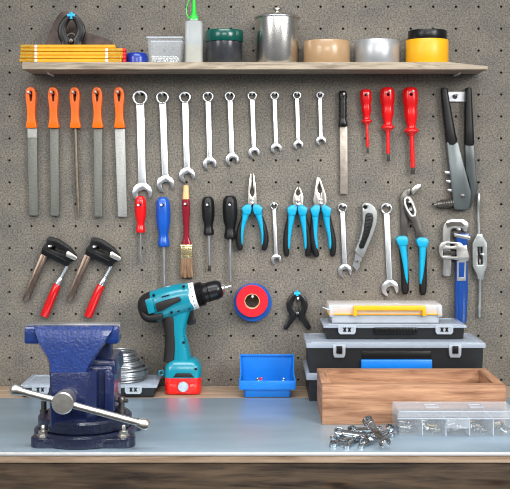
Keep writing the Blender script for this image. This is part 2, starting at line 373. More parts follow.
# dark plate
d = .034; yb = onshelf(d)
b = NB(); pprism(b, [(45, yb), (46.5, 44), (49.5, 33), (54, 22), (58.5, 15), (62, 11.8), (67, 11.2), (73, 14), (78, 22), (83, 31), (95, 35), (108, 38.8), (112, 42), (113, 46), (113, yb)], .031, .037, bev=.001)
o = obj('metal_plate', b, 'rust', loc=P(78, yb, d)); tag(o, 'dark rusty pointed metal plate standing behind the yellow folding rule', 'metal plate')
def spring_clamp(label, cx, cy, s, d, loc):
    t = thing('spring_clamp', label, 'clamp', loc, 'black spring clamps')
    for sg in (-1, 1):
        rows = [(-1.2, -20.5, 2.3), (-5.0, -17, 2.9), (-8.2, -10, 3.6), (-6.9, -4, 3.9), (-4, 0, 4.3), (-6.0, 6, 3.5), (-9.4, 11, 3.0), (-12.2, 15.5, 2.6), (-12.8, 17, 1.5)]
        b = NB(); ptube(b, [(cx - sg * a * s, cy + c * s, r * s, .0055 * s) for a, c, r in rows], d, 10, 3, smoothpath=1)
        obj('arm', b, 'black', t)
    b = NB(); lathe(b, [(0, -.008 * s), (.0035 * s, -.008 * s), (.0035 * s, .0085 * s), (.002 * s, .0095 * s), (0, .0095 * s)], P(cx, cy, d), 'Y', 14); obj('pivot_pin', b, 'darksteel', t)
    b = NB()
    tube(b, [P(cx + 3.6 * s * math.cos(a), cy - 3 * s + 3.6 * s * math.sin(a), d + .003 * s) for a in [2 * PI * i / 16 for i in range(16)]], .0012 * s, 6, closed=True); obj('spring', b, 'darksteel', t)
    b = NB(); ptube(b, [(cx - 3.2 * s, cy - 20.6 * s, 1.7 * s, .005 * s), (cx + 3.2 * s, cy - 20.6 * s, 1.7 * s, .005 * s)], d + .001, 8, 3)
    ptube(b, [(cx, cy - 23.4 * s, 1.5 * s, .005 * s), (cx, cy - 18 * s, 1.5 * s, .005 * s)], d + .001, 8, 3); obj('jaw_pad', b, 'cyan_tip', t)
    return t
d = .062; yb = onshelf(d); s = (yb - 16) / (18.2 + 20.6)
spring_clamp('black spring clamp with cyan tip standing on shelf behind folding rule', 71.5, yb - 18.2 * s, s, d, (PX(71.5, d), -d, SZ1))
# blue cap
d = .062; r = 11.2 * K(d); h = PZ(53.2, d) - SZ1
b = NB(); lathe(b, [(0, 0), (r * .96, 0), (r, .001), (r, h * .55), (r * .93, h * .85), (r * .82, h * .98), (r * .70, h), (r * .68, h * .9), (0, h * .9)], (PX(137, d), -d, SZ1), seg=36)
tag(obj('round_lid', b, 'deepblue', loc=(PX(137, d), -d, SZ1)), 'low round blue plastic lid lying on shelf beside folding rule', 'lid')
# plastic tub
d = .055; yb = onshelf(d); k = K(d)
t = thing('plastic_tub', 'small clear plastic tub of white pellets on the shelf', 'tub', (PX(165.5, d), -d, SZ1))
x0, x1 = PX(150.5, d), PX(181.5, d); zt = PZ(38.6, d); y0, y1 = -.083, -.027
def open_box(b, x0, x1, y0, y1, z0, z1, th, flare, fz=0.0):
    tb = NB(); cx, cy = (x0 + x1) / 2, (y0 + y1) / 2
    def ring(s, z, ins):
        return [tb.verts.new((cx + sx * ((x1 - x0) / 2 * s - ins), cy + sy * ((y1 - y0) / 2 * s - ins), z)) for sx, sy in ((-1, -1), (1, -1), (1, 1), (-1, 1))]
    rs = [ring(1, z0, 0), ring(flare, z1, 0), ring(flare, z1, th), ring(1, z0 + th, th)]
    tb.faces.new(rs[0][::-1]); tb.faces.new(rs[3])
    for A, B in zip(rs[:-1], rs[1:]):
        for k in range(4): tb.faces.new((A[k], A[(k + 1) % 4], B[(k + 1) % 4], B[k]))
    return merge(b, tb, .0006, 1)
b = NB(); open_box(b, x0, x1, y0, y1, SZ1, zt - .002, .0012, 1.12); obj('tub_body', b, 'clear', t)
b = NB(); fx = (x1 - x0) * .60; cx = (x0 + x1) / 2
pr = [(cx - fx, zt - .003), (cx + fx, zt - .003)]
tb = NB(); hw, hd = (x1 - x0) * .585, (y1 - y0) * .585
for z in (zt - .003, zt):
    pass
outer = [(cx - hw, -.055 - hd), (cx + hw, -.055 - hd), (cx + hw, -.055 + hd), (cx - hw, -.055 + hd)]
inner = [(cx + (a - cx) * .91, -.055 + (c + .055) * .91) for a, c in outer]
A = [[tb.verts.new((p[0], p[1], z)) for p in lp] for z in (zt - .0035, zt) for lp in (outer, inner)]
for i in range(4):
    j = (i + 1) % 4
    tb.faces.new((A[0][i], A[0][j], A[2][j], A[2][i])); tb.faces.new((A[1][i], A[3][i], A[3][j], A[1][j]))
    tb.faces.new((A[2][i], A[2][j], A[3][j], A[3][i])); tb.faces.new((A[0][i], A[1][i], A[1][j], A[0][j]))
merge(b, tb, .0006, 1); obj('rim', b, 'tray', t)
b = NB()
for i in range(190):
    lay = i // 64; j = i % 64
    p = Vector((x0 + .0045 + (x1 - x0 - .009) * ((j % 10) + .5 * (lay % 2) + random.uniform(0, .5)) / 10.2, y0 + .005 + (y1 - y0 - .01) * ((j // 10) + random.uniform(.1, .8)) / 6.6, SZ1 + .0038 + lay * .0042))
    tb = NB(); bmesh.ops.create_icosphere(tb, subdivisions=1, radius=.0026); bmesh.ops.scale(tb, vec=(1, .8, .75), verts=tb.verts[:])
    merge(b, tb, mtx=Matrix.Translation(p) @ Matrix.Rotation(random.uniform(0, 3), 4, 'X') @ Matrix.Rotation(random.uniform(0, 3), 4, 'Z'))
tag(obj('pellets', b, 'pellet', loc=(cx, -.055, SZ1 + .002)), 'layer of small white pellets inside the clear tub', 'pellets', kind='stuff')
# glue bottle
d = .052; k = K(d); cxp = 194; c = (PX(cxp, d), -d, SZ1)
t = thing('glue_bottle', 'translucent glue bottle with bright green nozzle on shelf', 'bottle', c)
hw = 9.2 * k; zt = PZ(21, d)
def rsq(b, cx, cy, hw, hd, rows, power=5, seg=24):   # rounded-square vertical loft, rows (z, scale)
    tube(b, [(cx, cy, z) for z, s in rows], [(hw * s, hd * s) for z, s in rows], seg, power)
b = NB(); rsq(b, c[0], c[1], hw, hw, [(SZ1, .95), (SZ1 + .002, 1), (zt - .006, .95), (zt - .002, .88), (zt, .5), (zt + .004, .42)]); obj('bottle_body', b, 'milky', t)
b = NB(); rsq(b, c[0], c[1], hw * .93, hw * .93, [(SZ1 + .001, .97), (PZ(46.5, d), 1)]); obj('glue', b, 'liquid', t)
b = NB(); lathe(b, [(0, 0), (.0085, 0), (.0088, .002), (.0085, .0075), (.0055, .011), (.0048, .014), (.0022, .048), (.0018, .056), (0, .057)], (c[0], c[1], PZ(20.5, d)), seg=24); noz = obj('nozzle', b, 'green', t)
b = NB(); lathe(b, [(0, 0), (.0035, 0), (.0035, .012), (.0025, .014), (0, .014)], (c[0], c[1], PZ(20.5, d) + .050), seg=16); obj('nozzle_cap', b, 'green', noz)
b = NB(); tube(b, [P(x, y, d) for x, y in ((191, 18.5), (188, 18), (186.3, 13), (186.4, 7), (188.5, 1.5), (191, -4), (193.4, -7))], .0011, 8, smoothpath=2); obj('cap_strap', b, 'green', noz)
# dark jar
d = .048; k = K(d); c = (PX(224.3, d), -d, SZ1); r = 18.6 * k
t = thing('screw_jar', 'dark glossy jar with deep green screw lid on shelf', 'jar', c)
b = NB(); zl = PZ(40.4, d + r * .8); lathe(b, [(0, 0), (r * .94, 0), (r * .98, .002), (r * .98, zl - SZ1 - .001), (r * .9, zl - SZ1), (r * .9, zl - SZ1 + .005), (0, zl - SZ1 + .005)], c, seg=48); obj('jar_body', b, 'jar', t)
b = NB(); zt = PZ(28.8, d + r * .8); lathe(b, [(0, 0), (r, 0), (r * 1.02, .001), (r * 1.02, zt - zl - .002), (r * .98, zt - zl), (0, zt - zl)], (c[0], c[1], zl), seg=64); obj('screw_lid', b, 'darkgreen', t)
# stainless canister
d = .048; k = K(d); c = (PX(277.3, d), -d, SZ1); r = 21.3 * k
t = thing('steel_canister', 'tall shiny stainless steel canister with knobbed lid on shelf', 'canister', c)
zr = PZ(17.5, d + r * .5) - SZ1
b = NB(); lathe(b, [(0, 0), (r * .98, 0), (r, .0015), (r, zr), (0, zr)], c, seg=64); obj('canister_body', b, 'stainless', t)
b = NB(); lathe(b, [(0, 0), (r * 1.07, 0), (r * 1.09, .0012), (r * 1.08, .003), (r * 1.0, .0055), (r * .8, .0085), (r * .3, .0105), (0, .011)], (c[0], c[1], c[2] + zr), seg=64); ld = obj('canister_lid', b, 'stainless', t)
b = NB(); lathe(b, [(0, 0), (.004, 0), (.0042, .004), (.009, .008), (.0098, .0105), (.0085, .012), (0, .0125)], (c[0], c[1], c[2] + zr + .0105), seg=24); obj('knob', b, 'stainless', ld)
# tape rolls on the shelf
def tape_roll(label, cxp, rpx, ytop, ybot_z, m, d=.0485, core=.62):
    k = K(d); r = rpx * k; c = (PX(cxp, d), -d, ybot_z); h = PZ(ytop, d + r * .8) - ybot_z
    t = thing('tape_roll', label, 'tape', c, 'tape rolls on the shelf')
    b = NB(); pr = [(r * core, .0006), (r * .985, 0), (r, .001), (r, h - .001), (r * .985, h), (r * core, h - .0006)]
    lathe(b, pr + [pr[0]], c, seg=64); obj('tape', b, m, t)
    b = NB(); pr = [(r * (core - .05), 0), (r * core - .0001, 0), (r * core - .0001, h), (r * (core - .05), h)]
    lathe(b, pr + [pr[0]], c, seg=48); obj('core', b, 'card', t)
    return c[2] + h
tape_roll('wide roll of brown packing tape on the shelf', 326.7, 23.3, 39.4, SZ1, 'brown')
tape_roll('wide roll of silver duct tape on the shelf', 377, 22.2, 38.8, SZ1, 'silver')
zz = tape_roll('wide roll of yellow tape under a black roll', 427, 21.2, 38.4, SZ1, 'yellowtape')
tape_roll('narrower roll of black tape on top of the yellow roll', 427.3, 19.3, 29.0, zz + .0002, 'black')
# shelf pins
for px, what in ((53.3, 'up the shelf near its left end'), (454.5, 'up the shelf near its right end')):
    z = CY - (SZ0 - .0026 - CZ) / .002
    peg(px, z, what, length=.055, rise=0, r=.0024)
# ---------------------------------------------------------------- files
HR = rowy(4)
ORD = ['leftmost', 'second', 'third', 'fourth', 'fifth']
def file_tool(i, label, hx, blade, kind):
    """hx = handle centre at top; blade = (left,right at ferrule, left,right at end, bottom row)"""
    d = DT; t = thing('hand_file', label, 'file', P(hx, HR, d), 'orange-handled files')
    out = [(-2.2, 87.6), (0, 87.2), (2.2, 87.6), (4.0, 89.3), (5, 92.5), (5.1, 98), (4.5, 104), (3.9, 110), (3.8, 116), (4.3, 121), (5.3, 126), (5.4, 127.6), (3.8, 128.2),
           (-3.8, 128.2), (-5.4, 127.6), (-5.3, 126), (-4.3, 121), (-3.8, 116), (-3.9, 110), (-4.5, 104), (-5.1, 98), (-5, 92.5), (-4.0, 89.3)]
    slot = [(-1.6, 92.2), (0, 90.6), (1.6, 92.2), (1.6, 95.5), (.9, 101), (0, 102), (-.9, 101), (-1.6, 95.5)]
    tl = .018
    b = NB(); pprism(b, [(hx + x + tl * (y - 95), y) for x, y in out], .002, .019, [[(hx + x + tl * (y - 95), y) for x, y in slot]], bev=.0035, seg=3)
    obj('handle', b, 'orange', t)
    l0, r0, l1, r1, yb = blade
    if kind == 'round':
        b = NB(); ptube(b, [(75.3, 127, 1.6), (75.9, 150, 2.0), (77.1, 185, 1.9), (78.3, 209, 1.7), (78.9, 217.6, .9)], d, 12); obj('blade', b, 'rattail', t)
    else:
        ym = 138 if kind == 'tang' else 128.6
        def at(y): 
            f = (y - 127) / (yb - 127); return l0 + (l1 - l0) * f, r0 + (r1 - r0) * f
        a0, a1 = at(127), at(ym)
        if kind == 'tang':
            b = NB(); pprism(b, [(a0[0] + .2, 126.5), (a0[1] - .2, 126.5), (a1[1], ym), (a1[0], ym)], .0075, .0135, bev=.0008, seg=1); obj('bare_shank', b, 'tang', t)
        b = NB(); pprism(b, [(a1[0], ym), (a1[1], ym), (r1, yb - 1.2), (r1 - .8, yb), (l1 + .8, yb), (l1, yb - 1.2)], .0075, .0138, bev=.0012, seg=2)
        obj('blade', b, 'file_light' if i == 4 else 'file', t)
    peg(hx, HR, 'the ' + ORD[i] + ' orange-handled file')
FL = ['leftmost orange-handled file, half-round with a bare shank, hanging on pegboard', 'second orange-handled file from the left, flat greenish grey blade',
      'orange-handled file with a thin round rat-tail blade', 'orange-handled flat file just right of the thin round one', 'widest orange-handled flat file, next to the largest wrench']
BL = [(27.2, 37.2, 29, 38, 215.8), (49.8, 58.8, 50.8, 59, 216), None, (93.4, 102.5, 94.4, 102.6, 217), (114.6, 125, 118, 127, 217)]
for i in range(5):
    file_tool(i, FL[i], (31.2, 53.5, 75.0, 97.4, 119.2)[i], BL[i] or (0, 0, 0, 0, 0), ['tang', 'flat', 'round', 'flat', 'flat'][i])
# black handled file
t = thing('hand_file', 'flat file with ribbed black handle left of the red screwdrivers', 'file', P(343, HR, DT))
b = NB(); ptube(b, [(342.8, 91, 2.6, .005), (342.8, 91.8, 3.6, .0065), (342.9, 96, 4.3, .0075), (342.9, 100, 3.7, .007)] + [(342.95, 101.5 + 2 * j, (3.5, 4.2)[j % 2], .0072) for j in range(9)] + [(343, 120, 3.6, .007), (343, 122, 4.6, .008), (343, 126, 4.8, .008), (343, 126.6, 4.2, .007)], DT, 14, 2.6)
hd = obj('handle', b, 'black', t); b = NB(); lathe(b, [(0, -.03), (.0034, -.03), (.0034, .03), (0, .03)], P(342.9, HR + .5, DT), 'Y', 12); cut(hd, b)
b = NB(); pprism(b, [(339.7, 126), (347.3, 126), (347.8, 193.8), (340.3, 194.2)], .0085, .0125, bev=.001); obj('blade', b, 'rasp', t)
peg(342.9, HR, 'the black-handled flat file')
# ---------------------------------------------------------------- wrenches
def wrench_bm(L, ro, ri, sw, R, th, opn, ang=18):
    b = NB(); n = 28
    prism(b, circ(0, 0, ro, n), -th * .62, th * .62, [circ(0, 0, ri, 12)], bev=min(.0008, (ro - ri) * .3), seg=2)
    w0, w1 = sw, sw * .92
    prism(b, [(-w0 / 2, -ro * .80), (w0 / 2, -ro * .80), (w1 / 2, -L + R * 1.15), (R * .55, -L + R * .72), (-R * .55, -L + R * .72), (-w1 / 2, -L + R * 1.15)], -th * .42, th * .42, bev=min(th * .25, sw * .25), seg=3)
    a = math.radians(ang) - PI / 2; ca, sa = math.cos(a), math.sin(a)
    q = [(R * math.cos(math.radians(x)), R * math.sin(math.radians(x))) for x in range(34, 327, 12)]
    hw = R * opn
    q += [(R * .86, -hw), (0, -hw), (-R * .22, -hw * .55), (-R * .22, hw * .55), (0, hw), (R * .86, hw)]
    prism(b, [(x * ca - y * sa, -L + x * sa + y * ca) for x, y in q], -th * .5, th * .5, bev=th * .16, seg=2)
    return b
def hung_wrench(ring, ro, head, R, label, group, m='chrome', sw=None, th=None, d=None):
    th = th or .0062; d = d or (.003 + th * .62); k = K(d)
    a, h = P(*ring, d), P(*head, d); v = h - a; L = v.length
    b = wrench_bm(L, ro * k, ro * k * .76, (sw or ro * 1.05) * k, R * k, th, .50)
    bmesh.ops.transform(b, matrix=Matrix.Translation(a) @ Matrix.Rotation(math.atan2(v.x, -v.z) * -1, 4, 'Y'), verts=b.verts[:])
    o = obj('combination_wrench', b, m, loc=a); tag(o, label, 'wrench', group); return o
G = 'combination wrenches in the upper row'
WR = [((140, 97.9), 7.4, (142.2, 192.5), 9.9, 8.2), ((162.4, 97.7), 6.3, (165.4, 184), 8.7, 7.0), ((185, 97.4), 5.7, (187, 175.3), 7.9, 6.6), ((208, 96.9), 5.3, (209.7, 163.8), 6.6, 5.6),
      ((229.8, 96.6), 4.9, (232.1, 159.6), 6.5, 5.2), ((252.2, 96), 4.5, (254, 152.6), 5.5, 4.8), ((274.5, 95.8), 4.2, (276.2, 148.4), 5.3, 4.4), ((297, 95.5), 3.9, (298.3, 145), 4.8, 4.2), ((320, 95.2), 3.5, (321, 141), 4.8, 3.9)]
WN = ['largest combination wrench, right of the orange-handled files', 'second largest combination wrench, hanging above the blue screwdriver', 'third wrench in the upper row, hanging above the paintbrush',
      'fourth wrench in the upper row from the files, above a black screwdriver', 'middle one of the nine wrenches in the upper row', 'sixth wrench in the upper row, above the needle-nose pliers',
      'third smallest wrench in the upper row of nine', 'second smallest wrench in the upper row, above the diagonal cutters', 'smallest wrench in the upper row, left of the black-handled file']
for (ring, ro, head, R, sw), lb in zip(WR, WN):
    hung_wrench(ring, ro, head, R, lb, G, sw=sw)
    peg(ring[0], ring[1] - ro * .76 + 1.1, 'the ' + lb.split(',')[0], length=.021)
R2 = rowy(9)
for ring, ro, head, R, sw, lb in [((274, 206), 3.7, (276.2, 259.5), 5.0, 3.8, 'small wrench hanging between needle-nose pliers and diagonal cutters'),
                                  ((342.4, 208), 4.7, (345, 271), 6.8, 5.0, 'medium wrench hanging left of the utility knife'),
                                  ((386.4, 208.8), 5.6, (390, 288.5), 8.6, 6.0, 'long wrench hanging between utility knife and slip-joint pliers')]:
    hung_wrench(ring, ro, head, R, lb, 'combination wrenches in the lower row', sw=sw)
    peg(ring[0], ring[1] - ro * .76 + 1.4, 'the ' + lb.split(' hanging')[0] + ' in the lower row')
# ---------------------------------------------------------------- screwdrivers
def screwdriver(label, rows, shaft, hm, sm, group, hole, what, d=.0165, tip=None, flute=0, fl=0.0, power=2.0, sm_r=None):
    t = thing('screwdriver', label, 'screwdriver', P(rows[0][0], hole[1], d), group)
    b = NB(); ptube(b, rows, d, 20 if not flute else flute * 4, power, flute, fl, smoothpath=1); hd = obj('handle', b, hm, t)
    b = NB(); lathe(b, [(0, -.03), (.0031, -.03), (.0031, .03), (0, .03)], P(hole[0], hole[1] + .4, d), 'Y', 12); cut(hd, b)
    b = NB(); ptube(b, shaft, d, 12); obj('shaft', b, sm, t)
    if tip:
        b = NB(); ptube(b, tip, d, 10); obj('tip', b, 'darksteel', t)
    peg(hole[0], hole[1], what, length=.037)
    return t
G = 'red insulated screwdrivers'
def vde(label, x0, x1, y0, y1, w, ys, yt, ws, what):
    n = lambda f: y0 + (y1 - y0) * f; cx = lambda y: x0 + (x1 - x0) * (y - y0) / (yt - y0)
    prof = [(0, .55), (.02, .8), (.08, .98), (.2, 1.0), (.32, .97), (.42, .80), (.52, .84), (.62, .82), (.74, .60), (.83, .56), (.86, .70), (.88, .95), (.92, .98), (.95, .6), (1, .42)]
    rows = [(cx(n(f)), n(f), w * s, w * s * .0018) for f, s in prof]
    screwdriver(label, rows, [(cx(y1 - 2), y1 - 2, ws, ), (cx(ys), ys, ws)], 'red', 'red', G, (x0 + .2, HR), what, tip=[(cx(ys), ys, ws * .8), (cx(yt) , yt - 3, ws * .8), (cx(yt), yt, ws * .95, .0008)], flute=6, fl=.05)
vde('smallest of the three red insulated screwdrivers', 366, 368.2, 89, 124.5, 5.6, 147, 152.8, 1.5, 'the smallest red insulated screwdriver')
vde('middle-sized red insulated screwdriver', 387.6, 388.5, 87.2, 131.5, 7.0, 153.5, 161, 1.9, 'the middle red insulated screwdriver')
vde('largest red insulated screwdriver, rightmost of the three', 410.4, 413.2, 87.2, 135.5, 7.5, 167.5, 174, 2.3, 'the largest red insulated screwdriver')
def plain_sd(label, hm, x0, x1, y0, y1, w, yt, ws, what, group, tipdark=0):
    cx = lambda y: x0 + (x1 - x0) * (y - y0) / (yt - y0); n = lambda f: y0 + (y1 - y0) * f
    prof = [(0, .45), (.03, .7), (.1, .92), (.25, 1.0), (.45, .98), (.6, .86), (.72, .66), (.80, .64), (.88, .78), (.95, .82), (.99, .75), (1, .5)]
    rows = [(cx(n(f)), n(f), w * s, w * s * .0018) for f, s in prof]
    screwdriver(label, rows, [(cx(y1 - 2), y1 - 2, ws), (cx(yt - 3 - tipdark), yt - 3 - tipdark, ws), (cx(yt - tipdark), yt - tipdark, ws * .9)], hm, 'chrome', group, (cx(R2) , R2), what,
                tip=[(cx(yt - tipdark), yt - tipdark, ws), (cx(yt), yt - 1, ws), (cx(yt), yt, ws * .5)] if tipdark else None, flute=6, fl=.045)
plain_sd('small screwdriver with red handle below the largest wrench', 'red', 140, 140.6, 196, 233, 5.6, 263, .95, 'the small red-handled screwdriver', 'lower row screwdrivers')
plain_sd('screwdriver with bright blue handle between red screwdriver and paintbrush', 'blue', 162.6, 164.4, 197.2, 247, 7.2, 289, 1.7, 'the blue-handled screwdriver', 'lower row screwdrivers')
plain_sd('smaller black-handled screwdriver right of the paintbrush', 'rubber', 207.7, 209.6, 196.6, 235.5, 6.3, 271.5, 1.45, 'the smaller black-handled screwdriver', 'lower row screwdrivers', 6)
plain_sd('larger black-handled screwdriver with its tip near the drill chuck', 'rubber', 229.9, 230.4, 195.6, 239, 7.2, 282, 1.6, 'the larger black-handled screwdriver', 'lower row screwdrivers')
# ---------------------------------------------------------------- paintbrush
d = .0125
t = thing('paintbrush', 'flat paintbrush with burgundy handle and brass ferrule', 'paintbrush', P(186, R2, d))
b = NB(); ptube(b, [(185.9, 185.4, 2.2, .004), (185.9, 186.2, 2.6, .0045), (185.7, 199.4, 3.5, .0055)], d, 14, 2.5); obj('handle_tip', b, 'tipwood', t)
b = NB(); ptube(b, [(185.7, 199.2, 3.55, .0056), (185.8, 205, 4.1, .006), (186, 212, 4.0, .006), (186.1, 222, 3.2, .0055), (186.2, 232, 2.8, .0052), (186.3, 239, 3.4, .0056), (186.4, 242.5, 5.0, .006), (186.4, 245, 5.6, .0062)], d, 16, 2.5, smoothpath=1); hd = obj('handle', b, 'burgundy', t)
b = NB(); lathe(b, [(0, -.03), (.0031, -.03), (.0031, .03), (0, .03)], P(185.8, R2 + .4, d), 'Y', 12); cut(hd, b)
b = NB(); pprism(b, [(180.4, 244.3), (192.0, 244.3), (192.6, 258), (180.8, 258)], .0055, .0195, bev=.002)
for y in (246.5, 249, 256): pprism(b, [(180.2, y - .4), (192.4, y - .4), (192.5, y + .4), (180.3, y + .4)], .0050, .0200, bev=.0004, seg=1)
obj('ferrule', b, 'ferrule', t)
b = NB()
for i in range(40):
    x = 181.4 + 10.6 * (i % 20) / 19; dd = .0095 + .006 * (i // 20)
    e = x + (x - 187) * .12 + random.uniform(-.25, .25)
    ptube(b, [(x, 257.5, .62, .0032), (e, 270, .62, .0032), (e + .2, 277.5 + random.uniform(-.8, 1), .35, .002)], dd, 6)
obj('bristles', b, 'bristle', t)
peg(185.8, R2, 'the paintbrush')
# ---------------------------------------------------------------- pliers
def pliers(name, label, jaws, pivot, left, right, lin_, rin_, wings, what, group, hookxy):
    d = .0115
    t = thing(name, label, 'pliers', P(hookxy[0], hookxy[1], d), group)
    for j in jaws:
        b = NB(); pprism(b, j, .0065, .0165, bev=.0012, seg=2); obj('jaw', b, 'steel', t)
    b = NB(); lathe(b, [(0, 0), (.0042, 0), (.0042, .0015), (.003, .0024), (0, .0024)], P(pivot[0], pivot[1], .0165), 'Y', 16); obj('pivot', b, 'steel', t)
    for path, inl, wing in ((left, lin_, wings[0]), (right, rin_, wings[1])):
        b = NB(); ptube(b, path, d, 14, 2.6, smoothpath=2); hd = obj('handle', b, 'rubber', t)
        b = NB(); ptube(b, inl, d + .0022, 14, 2.8, smoothpath=2); pprism(b, wing, d - .0075, d + .0125, bev=.0028, seg=2); obj('grip_inlay', b, 'cyan', hd)
    peg(hookxy[0], hookxy[1], what, length=.030)
G = 'cyan-handled pliers'
def mir(path, cx): return [(2 * cx - p[0],) + tuple(p[1:]) for p in path]
# needle nose
c = 252.2
LH = [(248.5, 206.5, 2.0, .006), (246.5, 211, 3.0, .008), (243.5, 219, 2.9, .008), (240.3, 228, 3.1, .0085), (238.9, 237, 3.3, .0085), (239.2, 245, 3.2, .008), (240.6, 249.3, 2.6, .007), (241, 250.3, 1.2, .004)]
LI = [(249.8, 205.0, 1.7, .006), (246.3, 208.7, 4.0, .0088), (246.0, 212.7, 3.8, .0088), (245.0, 217.5, 3.1, .0084), (243.2, 224, 2.4, .0074), (242.0, 232, 1.6, .0068), (242.0, 242, 1.2, .0062), (242.3, 244.5, .6, .005)]
pliers('needle_nose_pliers', 'needle-nose pliers with cyan and black handles', [
    [(250.2, 173.6), (251.3, 173.6), (251.5, 187), (250.2, 189.5), (249.8, 193), (251, 195.8), (252, 196.5), (252.2, 204), (250, 209), (247.8, 206), (248.0, 198), (248.4, 188)],
    [(253.0, 173.6), (254.1, 173.6), (256.0, 188), (256.5, 198), (256.7, 206), (254.4, 209), (252.4, 204), (252.4, 196.5), (253.6, 195.8), (254.6, 193), (254.2, 189.5), (252.9, 187)]],
    (252.2, 199.5), LH, mir(LH, c), LI, mir(LI, c), ([(241.4, 207.9), (245.6, 204.4), (251.2, 204.8), (251.8, 208.6), (250.2, 214.4), (244, 215), (242.4, 211.4)], mir([(241.4, 207.9), (245.6, 204.4), (251.2, 204.8), (251.8, 208.6), (250.2, 214.4), (244, 215), (242.4, 211.4)], c)), 'the needle-nose pliers', G, (252.4, R2 + .6))
c = 297.2
LH = [(293.5, 207, 2.0, .006), (291.5, 211, 3.1, .008), (289.8, 219, 3.1, .0085), (287.4, 230, 3.3, .0085), (286.3, 241, 3.4, .0085), (286.0, 250, 3.2, .008), (286.8, 255.5, 2.6, .007), (287, 256.6, 1.2, .004)]
LI = [(295.4, 205.6, 1.7, .006), (291.8, 209.1, 4.0, .0088), (291.8, 213.2, 3.8, .0088), (291.3, 218, 3.4, .0084), (290.2, 226, 2.7, .0074), (289.2, 236, 1.9, .0068), (288.8, 246, 1.5, .0062), (288.9, 249, .7, .005)]
pliers('diagonal_cutters', 'diagonal cutting pliers, middle pair of the cyan-handled pliers', [
    [(297.6, 186.6), (298.1, 187.8), (296.6, 191), (295.6, 194), (297.6, 195.6), (297.7, 208), (294.6, 209.5), (293.6, 206), (293.0, 200), (293.3, 196), (295.2, 190.5)],
    [(299.0, 186.6), (301.4, 190.5), (303.2, 196), (303.4, 200), (302.8, 206), (301.6, 209.5), (298.1, 208), (298.2, 195.6), (300.4, 194), (299.6, 191), (298.5, 187.8)]],
    (298, 200.5), LH, mir(LH, c), LI, mir(LI, c), ([(286.8, 208.1), (291.4, 204.8), (296.8, 205.8), (297, 209.8), (295.2, 215.6), (288.9, 215.6), (287.4, 211.9)], mir([(286.8, 208.1), (291.4, 204.8), (296.8, 205.8), (297, 209.8), (295.2, 215.6), (288.9, 215.6), (287.4, 211.9)], c)), 'the diagonal cutters', G, (297.9, R2 + .6))
c = 322.0
LH = [(316.6, 207, 2.0, .006), (315, 211, 3.1, .008), (313.9, 219, 3.1, .0085), (312.8, 230, 3.3, .0085), (313.0, 241, 3.5, .0085), (315.0, 250, 3.3, .008), (316.9, 255.8, 2.6, .007), (317.3, 256.9, 1.2, .004)]
LI = [(319.0, 205.6, 1.7, .006), (315.3, 209.1, 4.0, .0088), (315.3, 213.2, 3.8, .0088), (315.2, 218, 3.4, .0084), (315.2, 226, 2.7, .0074), (315.2, 236, 2.0, .0068), (316.8, 246, 1.5, .0062), (317.4, 249, .7, .005)]
RH = [(324.4, 207, 2.0, .006), (326.2, 211, 3.1, .008), (328.0, 219, 3.1, .0085), (331.0, 230, 3.3, .0085), (333.0, 241, 3.4, .0085), (333.2, 250, 3.2, .008), (332.4, 255.5, 2.6, .007), (332.0, 256.6, 1.2, .004)]
RI = [(322.4, 205.6, 1.7, .006), (326.2, 209.1, 4.0, .0088), (326.2, 213.2, 3.8, .0088), (326.7, 218, 3.4, .0084), (327.7, 226, 2.7, .0074), (329.8, 236, 2.0, .0068), (330.2, 246, 1.5, .0062), (330.0, 249, .7, .005)]
pliers('combination_pliers', 'combination pliers with cyan handles, rightmost of the three pairs', [
    [(316.9, 177.6), (318.2, 177.2), (319.0, 183), (318.2, 185), (317.4, 188), (317.6, 191.4), (319.2, 193.2), (320.2, 194), (320.3, 208), (316.6, 209.5), (314.6, 206), (313.2, 200), (314.4, 193)],
    [(318.7, 177.2), (320.0, 177.8), (323.2, 187), (326.2, 196), (326.6, 202), (325.0, 208), (322.4, 209.5), (320.6, 208), (320.6, 194), (321.6, 192.6), (321.8, 190), (320.8, 187), (319.5, 183)]],
    (320.4, 200), LH, RH, LI, RI, ([(310.1, 208.8), (313.8, 205.3), (319.6, 205.8), (320, 209.8), (317.9, 216.6), (312.6, 216.6), (311, 212.7)], [(321.4, 205.8), (326.8, 205.6), (331.5, 208.4), (330.9, 211.4), (329.5, 216.6), (324.3, 216.6), (321.2, 209.8)]), 'the combination pliers', G, (320.4, R2 + .6))
# ---------------------------------------------------------------- utility knife
d = .012
t = thing('utility_knife', 'grey snap-off utility knife with black ribbed grip inlay', 'knife', P(365, R2, d))
outl = [(361.6, 206), (363, 203.6), (366, 202.6), (370, 203.4), (374, 206.6), (376.6, 211), (377, 217), (376, 224), (373.6, 232), (370, 241), (366, 250), (363.6, 256.8), (361.5, 257.2), (355.6, 252.6), (354.6, 250.4), (356.6, 246), (359.6, 238), (361.4, 230), (362.5, 221), (362.2, 213)]
b = NB(); pprism(b, outl, .003, .019, [circ(365, 207.2, 2.0, 10)], bev=.003, seg=3)
for i in range(13):
    f = i / 12; x = 376.6 - 12.2 * f ** 1.5 ; y = 215 + 36 * f
    b2 = (x, y)
    ptube(b, [(x - 2, y - .8, .55, .006), (x + 1.0, y + .5, .5, .0055)], .0115, 6)
obj('body', b, 'zinc', t)
b = NB(); pprism(b, [(365.6, 214.4), (369, 212.4), (372.6, 213.8), (373.6, 218), (372.4, 225), (369.6, 234), (366, 243), (363.8, 248.2), (361, 249), (358.8, 247), (361.6, 239), (364, 229), (364.8, 221)], .017, .0212, bev=.001)
for i in range(9):
    f = i / 8; y = 217 + 28 * f; xc = 369.4 - 7.4 * f ** 1.6
    ptube(b, [(xc - 2.8, y, .7, .0012), (xc + 2.6, y - 1, .7, .0012)], .0214, 6)
obj('grip_inlay', b, 'rubber', t)
